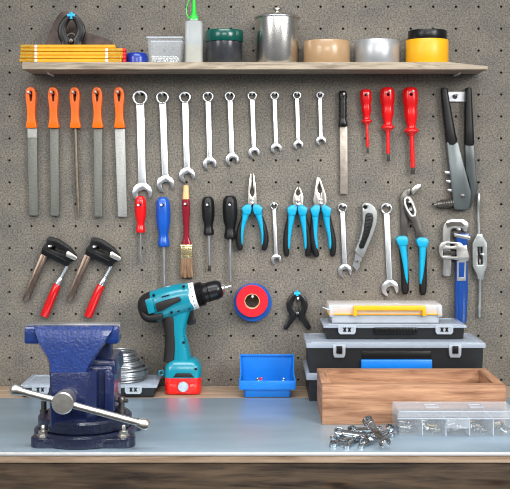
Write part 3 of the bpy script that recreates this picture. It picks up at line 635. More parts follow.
b = NB(); pprism(b, [(356.2, 252), (362.4, 256.4), (361.6, 261), (358.2, 263.6), (353.8, 260.4)], .0075, .0145, bev=.0006, seg=1); obj('blade_guide', b, 'chrome', t)
b = NB(); pprism(b, [(354.4, 259.4), (360, 263.2), (359.6, 267.4), (357, 271), (352.6, 265.8)], .0104, .0114); obj('blade', b, 'chrome', t)
b = NB(); lathe(b, [(0, 0), (.0022, 0), (.0022, .001), (0, .001)], P(357.4, 261.4, .0145), 'Y', 12); obj('rivet', b, 'darksteel', t)
peg(365, R2 + .5, 'the utility knife', length=.030)
# ---------------------------------------------------------------- slip-joint pliers
d = .0115
t = thing('slip_joint_pliers', 'slip-joint pliers with a bright slotted joint and cyan grips', 'pliers', P(408, R2, d))
b = NB(); pprism(b, [(401.0, 240), (400.8, 225), (400.6, 210), (399.8, 198), (401.4, 193.4), (405.4, 189.4), (410, 188.4), (411.6, 191.6), (409.4, 195.2), (407.4, 199), (407.4, 206), (407.4, 218), (407.6, 240)], .0045, .0115, bev=.0012); obj('arm', b, 'darksteel', t)
b = NB(); pprism(b, [(411, 189.5), (413.8, 186.4), (418.4, 183.6), (421.2, 184.4), (420.8, 187), (417.6, 190), (413.6, 194), (411.4, 193.2)], .006, .0165, bev=.0012); obj('jaw', b, 'steel', t)
b = NB(); pprism(b, [(403.2, 198), (406.2, 195.6), (409.6, 195.8), (413, 200), (416.8, 210), (418.4, 218), (421.4, 228), (424.4, 242), (417.4, 242), (415.0, 230), (412.2, 222), (408.4, 217.4), (404.0, 207)], .0118, .0185,
    [[(406.2, 200.4), (408.6, 199.8), (411.4, 204), (414.2, 212), (413, 214.6), (410.4, 213.4), (407.2, 207)]], bev=.001)
obj('arm', b, 'darksteel', t)
b = NB(); pts = [(404.8, 199.6), (407.2, 197.4), (409.6, 198.2), (413.0, 204.0), (415.8, 211.6), (415, 215.8), (411.8, 216), (408, 210.4), (405.4, 204.6)]
tube(b, [P(x, y, .0188) for x, y in pts], .0019, 8, closed=True); obj('slot_rim', b, 'peg', t)
b = NB(); lathe(b, [(0, 0), (.0038, 0), (.0038, .013), (.003, .0145), (0, .0145)], P(409.8, 209, .006), 'Y', 14); obj('pivot', b, 'steel', t)
for rows, inl, wing in (([(403.8, 236.5, 2.8, .007), (403, 240, 5.0, .009), (403.0, 246, 4.4, .0088), (404.0, 258, 3.9, .0085), (404.9, 272, 3.9, .0085), (405.2, 286, 4.0, .0085), (405.4, 292.6, 3.4, .008), (405.5, 294.2, 1.6, .005)],
                   [(402.6, 240.4, 4.6, .0090), (402.6, 244, 4.4, .0092), (403.4, 250, 3.6, .0092), (405.0, 262, 3.0, .0088), (406.2, 276, 2.1, .008), (407, 283.5, .9, .006)], [(395.4, 239), (398.6, 236), (406.4, 236), (408, 239.4), (407, 245.6), (398.6, 246)]),
                  ([(421.4, 238.5, 2.8, .007), (422.2, 241.5, 5.0, .009), (422.6, 248, 4.4, .0088), (423.0, 258, 3.9, .0085), (423.2, 272, 3.8, .0085), (423.2, 286, 3.9, .0085), (423.0, 293.4, 3.3, .008), (422.9, 295, 1.6, .005)],
                   [(422.4, 241.4, 4.6, .0090), (422.5, 245.5, 4.4, .0092), (422.7, 252, 3.5, .0092), (422.2, 264, 2.9, .0088), (421.3, 277, 2.0, .008), (420.6, 284, .9, .006)], [(415.6, 240), (418.4, 237.4), (425.6, 237.4), (428.8, 240.6), (426.8, 247), (418.2, 247)])):
    b = NB(); ptube(b, rows, d + .001, 14, 2.6, smoothpath=2); hd = obj('handle', b, 'rubber', t)
    b = NB(); ptube(b, inl, d + .003, 14, 2.8, smoothpath=2); pprism(b, wing, d - .006, d + .0135, bev=.0026, seg=2); obj('grip_inlay', b, 'cyan', hd)
peg(407.9, R2 - .2, 'the slip-joint pliers', length=.030)
# ---------------------------------------------------------------- rivet gun
t = thing('rivet_gun', 'grey hand rivet gun with long black handles', 'rivet gun', P(456, HR, .013))
b = NB(); pprism(b, [(446.0, 142), (457.8, 142), (463.6, 165), (471, 193), (469.2, 207.6), (466, 209.6), (454.2, 209.6), (453.2, 206)], .004, .022, bev=.0025); bd = obj('body', b, 'grey', t)
b = NB(); pprism(b, [(464.4, 142), (473.8, 142), (475.2, 160), (476.4, 178), (478.2, 187), (475, 196), (470.6, 208.2), (466.6, 208.6), (470.6, 192), (468.4, 180), (465.4, 172), (465.2, 158)], .006, .018, bev=.002); obj('lever', b, 'greyd', t)
b = NB(); ptube(b, [(444.4, 87.6, 2.0, .005), (444.3, 88.6, 3.4, .0085), (444.9, 95, 3.7, .009), (447.2, 112, 4.4, .0095), (449.6, 128, 5.0, .010), (451.8, 143.6, 5.6, .010), (452, 145.2, 5.0, .009)], .013, 16, 3.2); obj('handle_grip', b, 'rubber', t)
b = NB(); ptube(b, [(468.4, 87.6, 1.8, .005), (468.4, 88.6, 3.0, .0085), (468.5, 95, 3.4, .009), (468.7, 112, 4.0, .0095), (469.0, 128, 4.5, .010), (469.3, 143.8, 4.9, .010), (469.3, 145.2, 4.4, .009)], .013, 16, 3.2); obj('handle_grip', b, 'rubber', t)
b = NB(); pprism(b, [(440.6, 93), (441.6, 91.6), (467, 91.6), (467, 101.6), (442.6, 101.6), (440.8, 99)], .0055, .0080, [circ(455, 96.6, 2.4, 12)], bev=.0004, seg=1); obj('latch_bar', b, 'chrome', t)
b = NB(); ring = []
lathe(b, [(0, 0), (.0092, 0)] + [(.0092 - .0012 * (i % 2), .002 + .0024 * i) for i in range(12)] + [(.0070, .030), (.0064, .035), (.0035, .036), (.0032, .042), (0, .042)], P(455, 202.6, .013), Vector((-1, 0, -.12)), 24); obj('nose', b, 'darksteel', t)
for (x, y), m in zip(((449.6, 172.8), (451.2, 181.6), (452.6, 190.6)), ('redtape', 'cyan', 'white')):
    b = NB(); lathe(b, [(0, -.003), (.0036, -.003), (.0036, .006), (.0028, .0095), (0, .0095)], P(x, y, .013), Vector((-1, 0, .12)), 12); obj('spare_nozzle', b, 'chrome', t)
for x, y in ((463, 196),):
    b = NB(); lathe(b, [(0, 0), (.0042, 0), (.0042, .0012), (.003, .002), (0, .002)], P(x, y, .022), 'Y', 16); obj('pivot', b, 'darksteel', t)
peg(455, HR + .6, 'the rivet gun', length=.032)
# ---------------------------------------------------------------- pipe wrench
t = thing('pipe_wrench', 'blue adjustable pipe wrench with silver jaws beside tap wrench', 'pipe wrench', P(455, 227, .014))
b = NB(); pprism(b, [(442.6, 275), (443.2, 262), (442.4, 246), (442.2, 232), (443.4, 224.6), (447, 220), (453, 218.6), (463, 219), (468, 222.4), (469.4, 227), (466.6, 231.6), (463, 231.2), (462, 228.2), (452.6, 228.4), (450.4, 231), (450.2, 246), (451.4, 262), (451.2, 274.6), (449, 276.4), (444.6, 276.4)], .006, .019, bev=.002); hj = obj('hook_jaw', b, 'cast', t)
b = NB(); pprism(b, [(446, 223.4), (452, 222), (462, 222.2), (465.4, 225.2), (463.6, 226.4), (452, 226.2), (447.6, 228)], .019, .0196, bev=.0002, seg=1); obj('rib', b, 'darksteel', hj)
b = NB(); pprism(b, [(438.6, 246), (440.4, 242.6), (445, 241), (460, 242.4), (463, 245.4), (466.4, 244.6), (466.8, 249), (469, 256), (468, 260.6), (461, 261), (452, 259.2), (442, 258.8), (439.6, 256), (438.2, 251)], .004, .0235, [[(442.6, 248.6), (456, 249.2), (456.2, 256.6), (442.4, 256)], circ(450, 244.8, 4.6, 14, ry=1.2)], bev=.0014); obj('collar', b, 'cast', t)
b = NB(); lathe(b, [(0, 0)] + [(.0058 + .0012 * (i % 2), .0015 * i) for i in range(17)] + [(0, .024)], P(443.2, 252.6, .0145), Vector((1, 0, -.05)), 16); obj('knurled_nut', b, 'darksteel', t)
b = NB(); pprism(b, [(455.6, 233.2), (469.6, 233.2), (470, 238.6), (467.2, 240.4), (467.4, 258), (467.8, 290), (466.4, 322), (463, 324.4), (458.4, 324.4), (455.2, 322), (455.0, 290), (456.0, 262), (456.2, 240)], .008, .0215, bev=.002); hb = obj('handle', b, 'pipeblue', t)
b = NB(); pprism(b, [(453.8, 233.0), (470.2, 236.2), (470, 240), (454, 236.8)], .0075, .0222, bev=.0008); obj('heel_jaw', b, 'cast', t)
b = NB(); pprism(b, [(457.4, 261), (466.6, 261), (466.2, 281), (457.2, 281)], .0208, .0224, [[(459.2, 262.6), (464.8, 262.6), (464.4, 277.4), (459.0, 277.4)]], bev=.0004, seg=1); obj('recess_frame', b, 'cast', hb)
b = NB(); pprism(b, [(459.2, 284), (463.6, 284), (463, 320), (459, 320)], .021, .0224, bev=.0006, seg=1); obj('rib', b, 'pipeblue', hb)
peg(456.4, 229.4, 'the pipe wrench', length=.032)
# ---------------------------------------------------------------- tap wrench
d = .0125
t = thing('tap_wrench', 'slim silver tap wrench with a long hexagonal body', 'tap wrench', P(480, 248, d))
b = NB(); pprism(b, [(476.4, 233.6), (482.4, 233.6), (483, 236.6), (487, 243), (487.2, 266), (483.8, 275), (483.6, 279.6), (477.2, 279.6), (476.8, 275), (472.4, 266), (472.2, 243), (475.8, 236.6)], .005, .020, [[(477.4, 246.8), (482.4, 246.8), (482.8, 264.6), (477.8, 264.6)]], bev=.0022, seg=2); obj('body', b, 'zinc', t)
b = NB(); ptube(b, [(479.3, 193, 1.0), (479.3, 194, 1.7), (479.2, 205, 1.9), (479.0, 206, 1.5), (478.8, 215, 1.5), (479.4, 234.5, 1.8)], d, 12, smoothpath=0); obj('handle', b, 'zinc', t)
b = NB(); ptube(b, [(480.4, 279, 2.2), (480.6, 282, 1.7), (480.2, 304, 1.6), (479.9, 306.5, 1.9), (479.8, 316.5, 1.9), (479.8, 318, 1.2)], d, 12); hd = obj('handle', b, 'zinc', t)
b = NB(); ptube(b, [(480, 246.6, 1.6, .004), (480, 252.6, 1.6, .004), (480, 253.2, 1.2, .003)], d, 12); obj('jaw', b, 'darksteel', t)
b = NB(); ptube(b, [(480.2, 265, 1.6, .004), (480.2, 260, 1.6, .004), (480.2, 259, 1.2, .003)], d, 12); obj('jaw', b, 'darksteel', t)
peg(480, 256, 'the tap wrench', length=.030)
# ---------------------------------------------------------------- bar clamps
def bar_clamp(ox, oy, label, what):
    q = lambda L: [(x + ox, y + oy) for x, y in L]
    t = thing('bar_clamp', label, 'clamp', P(52 + ox, 247 + oy, .013), 'red-handled bar clamps')
    b = NB(); pprism(b, q([(41.6, 252.6), (47.8, 255.4), (28.4, 300), (26.8, 301.8), (22.8, 300), (22.6, 297.4)]), .009, .0165, bev=.0012)
    for s in (-1, 1):
        pprism(b, q([(44.2 + s * 1.3, 256), (45.0 + s * 1.3, 256.4), (26.2 + s * 1.3, 297), (25.4 + s * 1.3, 296.6)]), .016, .0174, bev=.0003, seg=1)
    obj('bar', b, 'copper', t)
    b = NB(); pprism(b, q([(47.4, 238.2), (49, 236.6), (58.2, 239), (70.2, 247.4), (76.8, 256.2), (74.4, 260.4), (70.2, 262.6), (68.8, 265.6), (66.2, 266), (41.4, 253.6), (42.4, 248), (46.2, 243.6)]), .004, .021,
                     [q([(50.4, 244.2), (55, 245.4), (65.6, 251.4), (64.8, 254.2), (54, 250), (50.2, 248.6)])], bev=.0011)
    hd = obj('fixed_arm', b, 'ink', t)
    b = NB(); pprism(b, q([(51, 239.4), (57.4, 241.2), (68.6, 249), (67, 250.4), (56.4, 244), (50.4, 242)]), .021, .0232, bev=.001)
    pprism(b, q([(45, 250), (66, 260.4), (65.6, 262.2), (44.4, 252)]), .021, .0228, bev=.0008); obj('rib', b, 'ink', hd)
    b = NB(); pprism(b, q([(66.2, 251.8), (68, 251), (76.6, 256.6), (77, 258.6), (74.6, 260.6), (65.4, 256.4)]), .0208, .0245, bev=.001); obj('swivel_pad', b, 'steel', t)
    b = NB(); ptube(b, [(x + ox, y + oy, r) for x, y, r in ((68.6, 263, 1.6), (66, 268, 1.6), (59.6, 279.4, 1.6))], .0135, 10)
    for i in range(8):
        f = i / 8; ptube(b, [(68 - 7.6 * f + ox, 264.4 + 13.6 * f + oy, 1.85), (67.7 - 7.6 * f + ox, 264.9 + 13.6 * f + oy, 1.85)], .0135, 8)
    obj('spindle', b, 'chrome', t)
    b = NB(); ptube(b, [(x + ox, y + oy, r) for x, y, r in ((60.6, 277.6, 2.4), (60.2, 278.6, 3.2), (57.4, 284.0, 3.4), (56.8, 285.2, 3.4))], .0135, 14); obj('ferrule', b, 'chrome', t)
    b = NB(); ptube(b, [(x + ox, y + oy, r) for x, y, r in ((57.6, 283.6, 2.8), (57.0, 284.8, 3.7), (53.4, 293, 4.1), (48.4, 305, 4.3), (44.6, 314.4, 4.3), (43.8, 316.4, 3.8), (43.5, 317.2, 2.4))], .0135, 24, flute=8, fl=.03); obj('handle', b, 'clampred', t)
    peg(52.4 + ox, 247.8 + oy, what, length=.034)
bar_clamp(0, 0, 'left one of two red-handled bar clamps above the vise', 'the left bar clamp')
bar_clamp(43.8, .5, 'right one of two red-handled bar clamps above the vise', 'the right bar clamp')
# ---------------------------------------------------------------- tape rolls on the wall
def wall_roll(label, c, ro, ri, d0, d1, m, core):
    dm = (d0 + d1) / 2; k = K(dm)
    t = thing('tape_roll', label, 'tape', P(c[0], c[1], dm), 'tape rolls on the wall')
    pr = [(ri * k, 0), (ro * k - .001, 0), (ro * k, .001), (ro * k, d1 - d0 - .001), (ro * k - .001, d1 - d0), (ri * k, d1 - d0)]
    b = NB(); lathe(b, pr + [pr[0]], P(c[0], c[1], dm) + Vector((0, (d1 - d0) / 2, 0)), 'Y', 64); obj('tape', b, m, t)
    pr = [((ri - core) * k, -.0004), (ri * k - .0001, -.0004), (ri * k - .0001, d1 - d0 + .0004), ((ri - core) * k, d1 - d0 + .0004)]
    b = NB(); lathe(b, pr + [pr[0]], P(c[0], c[1], dm) + Vector((0, (d1 - d0) / 2, 0)), 'Y', 48); obj('core', b, 'card', t)
wall_roll('larger roll of blue tape hanging behind the red roll', (252.7, 302.4), 18.8, 9.0, .003, .021, 'bluetape', .6)
wall_roll('roll of red tape hanging in front of the blue roll', (252.1, 300.9), 15.9, 7.6, .0225, .036, 'redtape', .6)
peg(252.6, 293.9, 'the red and blue tape rolls', length=.040, rise=.0)
# spring clamp on the wall
spring_clamp('black spring clamp with cyan tip hanging above the blue bin', 297.2, 313.2, .95, .012, P(297.2, 313, .012))
peg(297.6, 298.6, 'the black spring clamp', length=.026)
# ---------------------------------------------------------------- cordless drill
d = .060
t = thing('cordless_drill', 'teal and black cordless drill standing on red battery', 'drill', T(182, 394.6) + Vector((0, .03, 0)))
def ax(px): return 310.4 - (px - 139) * .266
b = NB(); rows = [(148, 14.4), (156, 15.6), (166, 16.2), (176, 16.0), (184, 15.2), (190, 14.2), (191.6, 13.4)]
ptube(b, [(x, ax(x) - .3, r, r * K(d) * .98) for x, r in rows], d, 28, 2.4, smoothpath=1); bd = obj('housing', b, 'teal', t)
b = NB(); rows = [(138.6, 3), (139.4, 7), (141, 10.4), (144, 13.2), (148, 15.0), (154, 16.2)]
ptube(b, [(x, ax(x) + .2, r, r * K(d) * .98) for x, r in rows], d, 28, 2.4, smoothpath=1); mc = obj('motor_cover', b, 'dkgrip', t)
b = NB(); pprism(b, [(155.4, 303), (166, 299.6), (179.6, 296.4), (181.4, 300.4), (172, 304.8), (163.4, 310.2), (157.4, 312)], d + .020, d + .0350, bev=.0022); obj('side_panel', b, 'dkgrip', t)
b = NB(); pprism(b, [(140.4, 310), (148.6, 315), (158, 313.4), (163, 312.4), (163.6, 318.8), (150, 319.8), (144.4, 317.8)], d + .012, d + .0325, bev=.003); obj('side_panel', b, 'dkgrip', t)
b = NB(); pprism(b, [(145.2, 299.8), (152, 297.2), (155.4, 311.6), (149, 313.8)], d + .020, d + .0355, bev=.0015)
obj('rear_clip', b, 'teal', mc)
b = NB()
for x, y in ((163, 296.6), (165.6, 295.9), (168.2, 295.2)): pprism(b, [(x - 1, y - .5), (x + 1, y - 1), (x + .8, y + .2), (x - 1.2, y + .8)], d + .020, d + .0300)
obj('lettering_bars', b, 'ink', bd)  # added dark bars in place of tiny unreadable lettering, no real vents
b = NB(); lathe(b, [(0, 0), (13.6 * K(d), 0), (14 * K(d), .001), (13.4 * K(d), .0125), (12.6 * K(d), .0135), (0, .0135)], P(189.8, ax(189.8), d), Vector((1, 0, .266)), 40); tr = obj('torque_ring', b, 'white', t)
b = NB()
for i in range(9):
    a = 2 * PI * i / 18 + .1; c = P(193.4, ax(193.4), d); u = Vector((-.257, 0, .966)); 
    p = c + u * (13.55 * K(d) * math.cos(a)) + Vector((0, -1, 0)) * (13.55 * K(d) * math.sin(a))
    lathe(b, [(0, -.001), (.0012, -.001), (.0012, .0004), (0, .0004)], p, (u * math.cos(a) + Vector((0, -1, 0)) * math.sin(a)), 8)
obj('torque_mark', b, 'ink', tr)
b = NB(); lathe(b, [(0, 0)] + [((12.4 - .6 * (i % 2)) * K(d), .0012 * i) for i in range(12)] + [(11.2 * K(d), .0145), (0, .0145)], P(196.6, ax(196.6), d), Vector((1, 0, .266)), 36); obj('gear_collar', b, 'black', t)
b = NB(); lathe(b, [(0, 0), (9.4 * K(d), 0), (9.8 * K(d), .002), (9.9 * K(d), .012), (9.4 * K(d), .013), (9.9 * K(d), .014), (9.8 * K(d), .028), (9 * K(d), .034), (7.4 * K(d), .039), (5.4 * K(d), .0405), (0, .0405)], P(202.2, ax(202.2), d), Vector((1, 0, .266)), 36); ck = obj('chuck', b, 'black', t)
b = NB(); lathe(b, [(0, 0), (4.6 * K(d), 0), (3.6 * K(d), .005), (2.2 * K(d), .0075), (0, .0075)], P(221.8, ax(221.8), d), Vector((1, 0, .266)), 20); obj('chuck_jaws', b, 'steel', ck)
b = NB(); ptube(b, [(225, ax(225), 1.1), (230.4, ax(230.4), 1.1), (231.4, ax(231.4), .5)], d, 8); obj('drill_bit', b, 'chrome', t)
# grip
b = NB(); ptube(b, [(168.6, 315, 7.6, .0215), (170.2, 321, 7.8, .0222), (171.6, 332, 6.9, .0218), (171.8, 344, 6.9, .0218), (170.8, 354, 7.0, .0222), (170.2, 361, 6.8, .0225)], d, 18, 2.6, smoothpath=1); obj('grip_back', b, 'dkgrip', t)
b = NB(); ptube(b, [(180, 310, 11.5, .019), (179.6, 317, 9.6, .0198), (178.8, 324, 8.4, .0202), (178.6, 332, 7.4, .0200), (180, 342, 8.2, .0200), (181.4, 352, 9.2, .0208), (182, 362, 10, .022)], d + .001, 20, 2.8, smoothpath=1); gp = obj('grip', b, 'teal', t)
b = NB()
for i in range(18):
    x = 182.4 + 1.7 * (i % 3) + .8 * ((i // 3) % 2); y = 336 + 3.2 * (i // 3)
    lathe(b, [(0, -.002), (.0011, -.002), (.0009, .0006), (0, .001)], P(x, y, d + .0198), 'Y', 8)
obj('grip_dimples', b, 'teal', gp)
b = NB(); pprism(b, [(187.4, 309.0), (194.2, 307.6), (193.2, 312.4), (193.8, 317), (196.2, 321), (195.2, 323.6), (189, 324.6), (186, 322)], d - .009, d + .012, bev=.0016); obj('trigger', b, 'black', t)
zb, zs_, zt = ZT, PZ(377.2, d + .02), PZ(359.4, d + .02)
x0, x1 = PX(164, d + .028), PX(201, d + .028)
b = NB(); rsq(b, (x0 + x1) / 2, -d, (x1 - x0) / 2, .0315, [(zs_, 1), (zs_ + .012, 1), (zs_ + .021, .95), (zs_ + .029, .82), (zt, .62)], 5, 32); ft = obj('foot', b, 'teal', t)
b = NB(); pprism(b, [(173, 376.8), (176.6, 372.8), (190.6, 372.8), (194.2, 376.8)], d + .022, d + .0335, bev=.001); obj('latch_recess', b, 'dkgrip', ft)
b = NB(); tube(b, [P(161.4 + 2.4 * math.cos(a), 373 + 2.4 * math.sin(a), d) for a in [2 * PI * i / 14 for i in range(14)]], .0018, 8, closed=True); obj('strap_lug', b, 'teal', ft)
b = NB(); rsq(b, (x0 + x1) / 2, -d, (x1 - x0) / 2 * .99, .0312, [(zb, .97), (zb + .002, .995), (zb + .018, .995), (zb + .0188, .975), (zb + .020, .975), (zb + .0208, 1), (zs_ - .0002, 1)], 5, 32); bt = obj('battery', b, 'drillred', t)
b = NB(); rsq(b, PX(183.4, d + .031), -d - .0125, 10 * K(d), .0205, [(zb + .0005, .9), (zb + .003, 1), (zs_ - .006, .94), (zs_ - .0003, .9)], 4, 24); obj('battery_front', b, 'drillred', bt)
b = NB(); lathe(b, [(0, 0), (5.4 * K(d), 0), (5.4 * K(d), .002), (5 * K(d), .003), (0, .003)], P(183.2, 386.6, d + .0325), 'Y', 24); obj('release_button', b, 'chrome', bt)
for x, y, dd in ((169, 342, .019), (183.6, 342.4, .0203), (195.8, 369, .0292), (153.6, 295.2, .026), (183.6, 286.4, .0262), (189, 308.2, .0215), (171.6, 312.6, .0292), (178.4, 310.8, .0252)):
    b = NB(); lathe(b, [(0, -.004), (.0026, -.004), (.0026, .0012), (.0016, .0014), (0, .0010)], P(x, y, d + dd), 'Y', 12); obj('screw', b, 'ink', t)
# ---------------------------------------------------------------- blue bin
d = .118
bt = T(267.3, 398.3); x0b, x1b = PX(244.4, d), PX(290.4, d); xt0, xt1 = PX(238.8, d), PX(295.2, d)
zl, zlow = PZ(380.4, d), PZ(389, d); yb_ = .046; zbk = PZ(354, yb_)
t = thing('storage_bin', 'bright blue open-front plastic storage bin', 'bin', ((x0b + x1b) / 2, -.08, ZT))
def bin_shell(ins, up):
    # side profile rows: x half extents by height, depth front/back
    cx = (x0b + x1b) / 2; hb = (x1b - x0b) / 2 - ins; ht = (xt1 - xt0) / 2 - ins
    hk = (PX(294, yb_) - PX(241.4, yb_)) / 2 - ins
    z0 = ZT + up
    return cx, hb, ht, hk, z0
b = NB()
cx = (x0b + x1b) / 2; w = .0022
hb, ht = (x1b - x0b) / 2, (xt1 - xt0) / 2; hk = (PX(294, yb_) - PX(241.4, yb_)) / 2
tb = NB()
def V_(x, dd, z): return tb.verts.new((x, -dd, z))
def face(*c): return tb.faces.new([V_(*q) for q in c])
def panel(q, n):                       # solid slab from a quad and an inward offset
    n = Vector(n); a = [tb.verts.new((p[0], -p[1], p[2])) for p in q]; c = [tb.verts.new((p[0] + n.x, -p[1] + n.y, p[2] + n.z)) for p in q]
    tb.faces.new(a); tb.faces.new(c[::-1]); m = len(q)
    for i in range(m): tb.faces.new((a[i], c[i], c[(i + 1) % m], a[(i + 1) % m]))
fd, fm = d, d + .004; bdp = yb_
panel([(cx - hb, bdp, ZT), (cx + hb, bdp, ZT), (cx + hb, fd - .004, ZT), (cx - hb, fd - .004, ZT)], (0, 0, w))
panel([(cx - hb, bdp, ZT), (cx + hb, bdp, ZT), (cx + hk, bdp, zbk), (cx - hk, bdp, zbk)], (0, -w, 0))
panel([(cx - hb, fd - .004, ZT), (cx + hb, fd - .004, ZT), (cx + hb, fd - .001, zlow), (cx - hb, fd - .001, zlow)], (0, w, 0))
for s in (-1, 1):
    panel([(cx + s * hb, bdp, ZT), (cx + s * hb, fd - .004, ZT), (cx + s * hb, fd - .001, zlow), (cx + s * ht, fd, zlow + .002), (cx + s * ht, fd + .003, zl), (cx + s * (ht - .002), fd - .020, zl + .010), (cx + s * (hk + .001), bdp + .020, zbk - .003), (cx + s * hk, bdp, zbk)], (-s * w, 0, 0))
sh = merge(b, tb); obj('bin_shell', b, 'binblue', t)
b = NB(); box(b, cx - ht, cx + ht, -fd - .004, -fd + .0005, zlow - .001, zl, .0012); obj('front_lip', b, 'binblue', t)
b = NB(); box(b, cx - hk - .0015, cx + hk + .0015, -bdp - .005, -bdp - .0005 + .001, zbk - .0035, zbk, .0008); obj('back_rim', b, 'binblue', t)
for i in range(5):
    for s in (-1, 1):
        pass
# screws in the bin
def screw(name, label, p, dirv, L, m, group, hr=.0035):
    b = NB(); dirv = Vector(dirv).normalized()
    lathe(b, [(0, 0), (hr, 0), (hr, .0015), (hr * .5, .003)] + [(hr * (.5 if i % 2 else .38), .0035 + (L - .006) * i / 10) for i in range(11)] + [(0, L)], p, dirv, 12)
    tag(obj(name, b, m, loc=p), label, 'screw', group)
for i, (x, dd) in enumerate(((257, .092), (261, .085), (284, .09))):
    m, lb = (('bronze', 'yellow screw lying at left inside the blue bin'), ('redtape', 'small red screw lying at left inside the blue bin'), ('steel', 'silver screw lying at right inside the blue bin'))[i]
    screw('screw', lb, Vector((PX(x, dd), -dd, ZT + .031)), (.5 - i * .4, -.2, -.7), .020, m, 'screws in the blue bin')
# ---------------------------------------------------------------- cases
def xx_mark(b, cx, z, y, s):
    for o in (-.5, .5):
        for sg in (-1, 1):
            c = Vector((cx + o * s * 1.25, y, z)); u = Vector((sg * .62, 0, 1)).normalized()
            n = Vector((u.z, 0, -u.x)); L, wd = s * .62, s * .17
            tb = NB(); vs = [tb.verts.new(c + u * a * L + n * e * wd + Vector((0, yy, 0))) for yy in (0, -.0006) for a, e in ((-1, -1), (1, -1), (1, 1), (-1, 1))]
            for f in ((0, 1, 2, 3), (7, 6, 5, 4), (0, 4, 5, 1), (1, 5, 6, 2), (2, 6, 7, 3), (3, 7, 4, 0)): tb.faces.new([vs[i] for i in f])
            merge(b, tb)
def latch_frame(cx, zc, w, h, y, parent, mark=True):
    b = NB(); o = [(cx - w / 2, zc + h / 2), (cx + w / 2, zc + h / 2), (cx + w / 2, zc - h * .25), (cx + w * .40, zc - h / 2), (cx - w * .40, zc - h / 2), (cx - w / 2, zc - h * .25)]
    iw, ih = w * .36, h * .30
    prism(b, o, -y, -y + .004, [[(cx - iw, zc - ih), (cx + iw, zc - ih), (cx + iw, zc + ih), (cx - iw, zc + ih)]], bev=.0006, seg=1)
    prism(b, [(cx - iw, zc - ih), (cx + iw, zc - ih), (cx + iw, zc + ih), (cx - iw, zc + ih)], -y + .0008, -y + .0026)
    l = obj('latch', b, 'tray', parent)
    if mark:
        b = NB(); xx_mark(b, cx, zc + h * .02, y - .0028, h * .42); obj('emblem', b, 'ink', l)
    return l
def organizer(name, label, x0, x1, db, df, z0, z1, lidh, latches, group=None, mark=True, inset=.004):
    t = thing(name, label, 'organizer case', ((x0 + x1) / 2, -(db + df) / 2, z0), group)
    b = NB(); zc = z1 - lidh
    open_box(b, x0 + inset * 1.5, x1 - inset * 1.5, -df + inset, -db - inset * .5, z0, zc, .002, 1.01); obj('body', b, 'case', t)
    b = NB()
    n = 5
    for i in range(1, n):
        x = x0 + (x1 - x0) * i / n; box(b, x - .001, x + .001, -df + inset + .004, -db - .006, z0 + .002, zc - .001)
    obj('divider', b, 'black', t)
    b = NB(); box(b, x0, x1, -df, -db, zc, z1, .0016, 2); lid = obj('lid', b, 'lid', t)
    b = NB()
    for a, c in (((x0 + .010), (x1 - .010)),):
        box(b, a, c, -df + .010, -df + .0115, z1 - .0002, z1 + .0008); box(b, a, c, -db - .0115, -db - .010, z1 - .0002, z1 + .0008)
        box(b, a, a + .0015, -df + .0115, -db - .0115, z1 - .0002, z1 + .0008); box(b, c - .0015, c, -df + .0115, -db - .0115, z1 - .0002, z1 + .0008)
    obj('lid_rib', b, 'tray', lid)
    for lx, w, h in latches: latch_frame(lx, zc - h * .22 + lidh * .2, w, h, -df + .001, t, mark)
    return t
# left organizer under the wire coil
df = .116
LZ = PZ(385.4, df)
k = K(df)
organizer('organizer_case', 'low black organizer case with clear lid under the wire coil', PX(19.5, df), PX(157, df), .006, df, ZT, LZ, .0055,
          [(PX(133.4, df), 17 * k, 8.5 * k), (PX(40.5, df), 17 * k, 8.5 * k)], None)
# wire coil
c = Vector((PX(121, .06), -.0605, LZ + .0010)); b = NB(); pts = []
random.seed(4)
prof = []
for i in range(16):
    f = i / 15; z = .0022 + .0500 * f; r = .048 + .014 * f if f < .45 else (.0455 - .006 * f if f < .70 else .0385 - .010 * f)
    r += random.uniform(-.0022, .0012); prof.append((r, z, random.uniform(-.003, .003)))
for i, (r, z, tz) in enumerate(prof):
    a0 = random.uniform(0, 6)
    ring = [c + Vector((r * math.cos(a) + random.uniform(-.0002, .0002), r * .98 * math.sin(a), z * 1.0 + (abs(tz) if i else 0) * (1 + math.sin(a + a0)) * .4)) for a in [2 * PI * q / 40 for q in range(40)]]
    tube(b, ring, .0021, 7, closed=True)
    if i % 2 == 0:
        ring = [p + Vector(((p.x - c.x) * -.06, (p.y - c.y) * -.06, .0008)) for p in ring]; tube(b, ring, .0020, 7, closed=True)
tag(obj('wire_coil', b, 'wire', loc=c), 'stacked coil of grey galvanised wire lying on the left organizer case', 'wire coil')
# lower and upper tool cases on the right
df1 = .157; r1 = D / (D - df1)
CX0, CX1 = PX(306.4, df1), PX(486, df1)
Z1 = CZ - .002 * 198.5 / r1
k = K(df1)
t = organizer('tool_case', 'lower black tool case with clear lid, mostly hidden behind wooden box', CX0, CX1, .012, df1 - .002, ZT, Z1, .013, [], 'black tool cases', False)
Z2 = CZ - .002 * 168.3 / r1
t = organizer('tool_case', 'upper black tool case with blue handle and clear lid', CX0, CX1, .030, df1, Z1 + .0008, Z2, .0092, [], 'black tool cases', False)
for px in (339.2, 455):
    xc = PX(px, df1); b = NB(); zt_, zb_ = PZ(344.6, df1), PZ(357.4, df1)
    prism(b, [(xc - 6.4 * k, zt_), (xc + 6.4 * k, zt_), (xc + 6.0 * k, zb_ + 3 * k), (xc + 4.8 * k, zb_), (xc - 4.8 * k, zb_), (xc - 6.0 * k, zb_ + 3 * k)], df1 - .005, df1 + .003, bev=.001); l = obj('latch', b, 'tray', t)
    b = NB(); box(b, xc - 3 * k, xc + 3 * k, -df1 - .0055, -df1 - .0028, zt_ - 8.6 * k, zt_ - 1 * k, .0008); obj('latch_hook', b, 'ink', l)
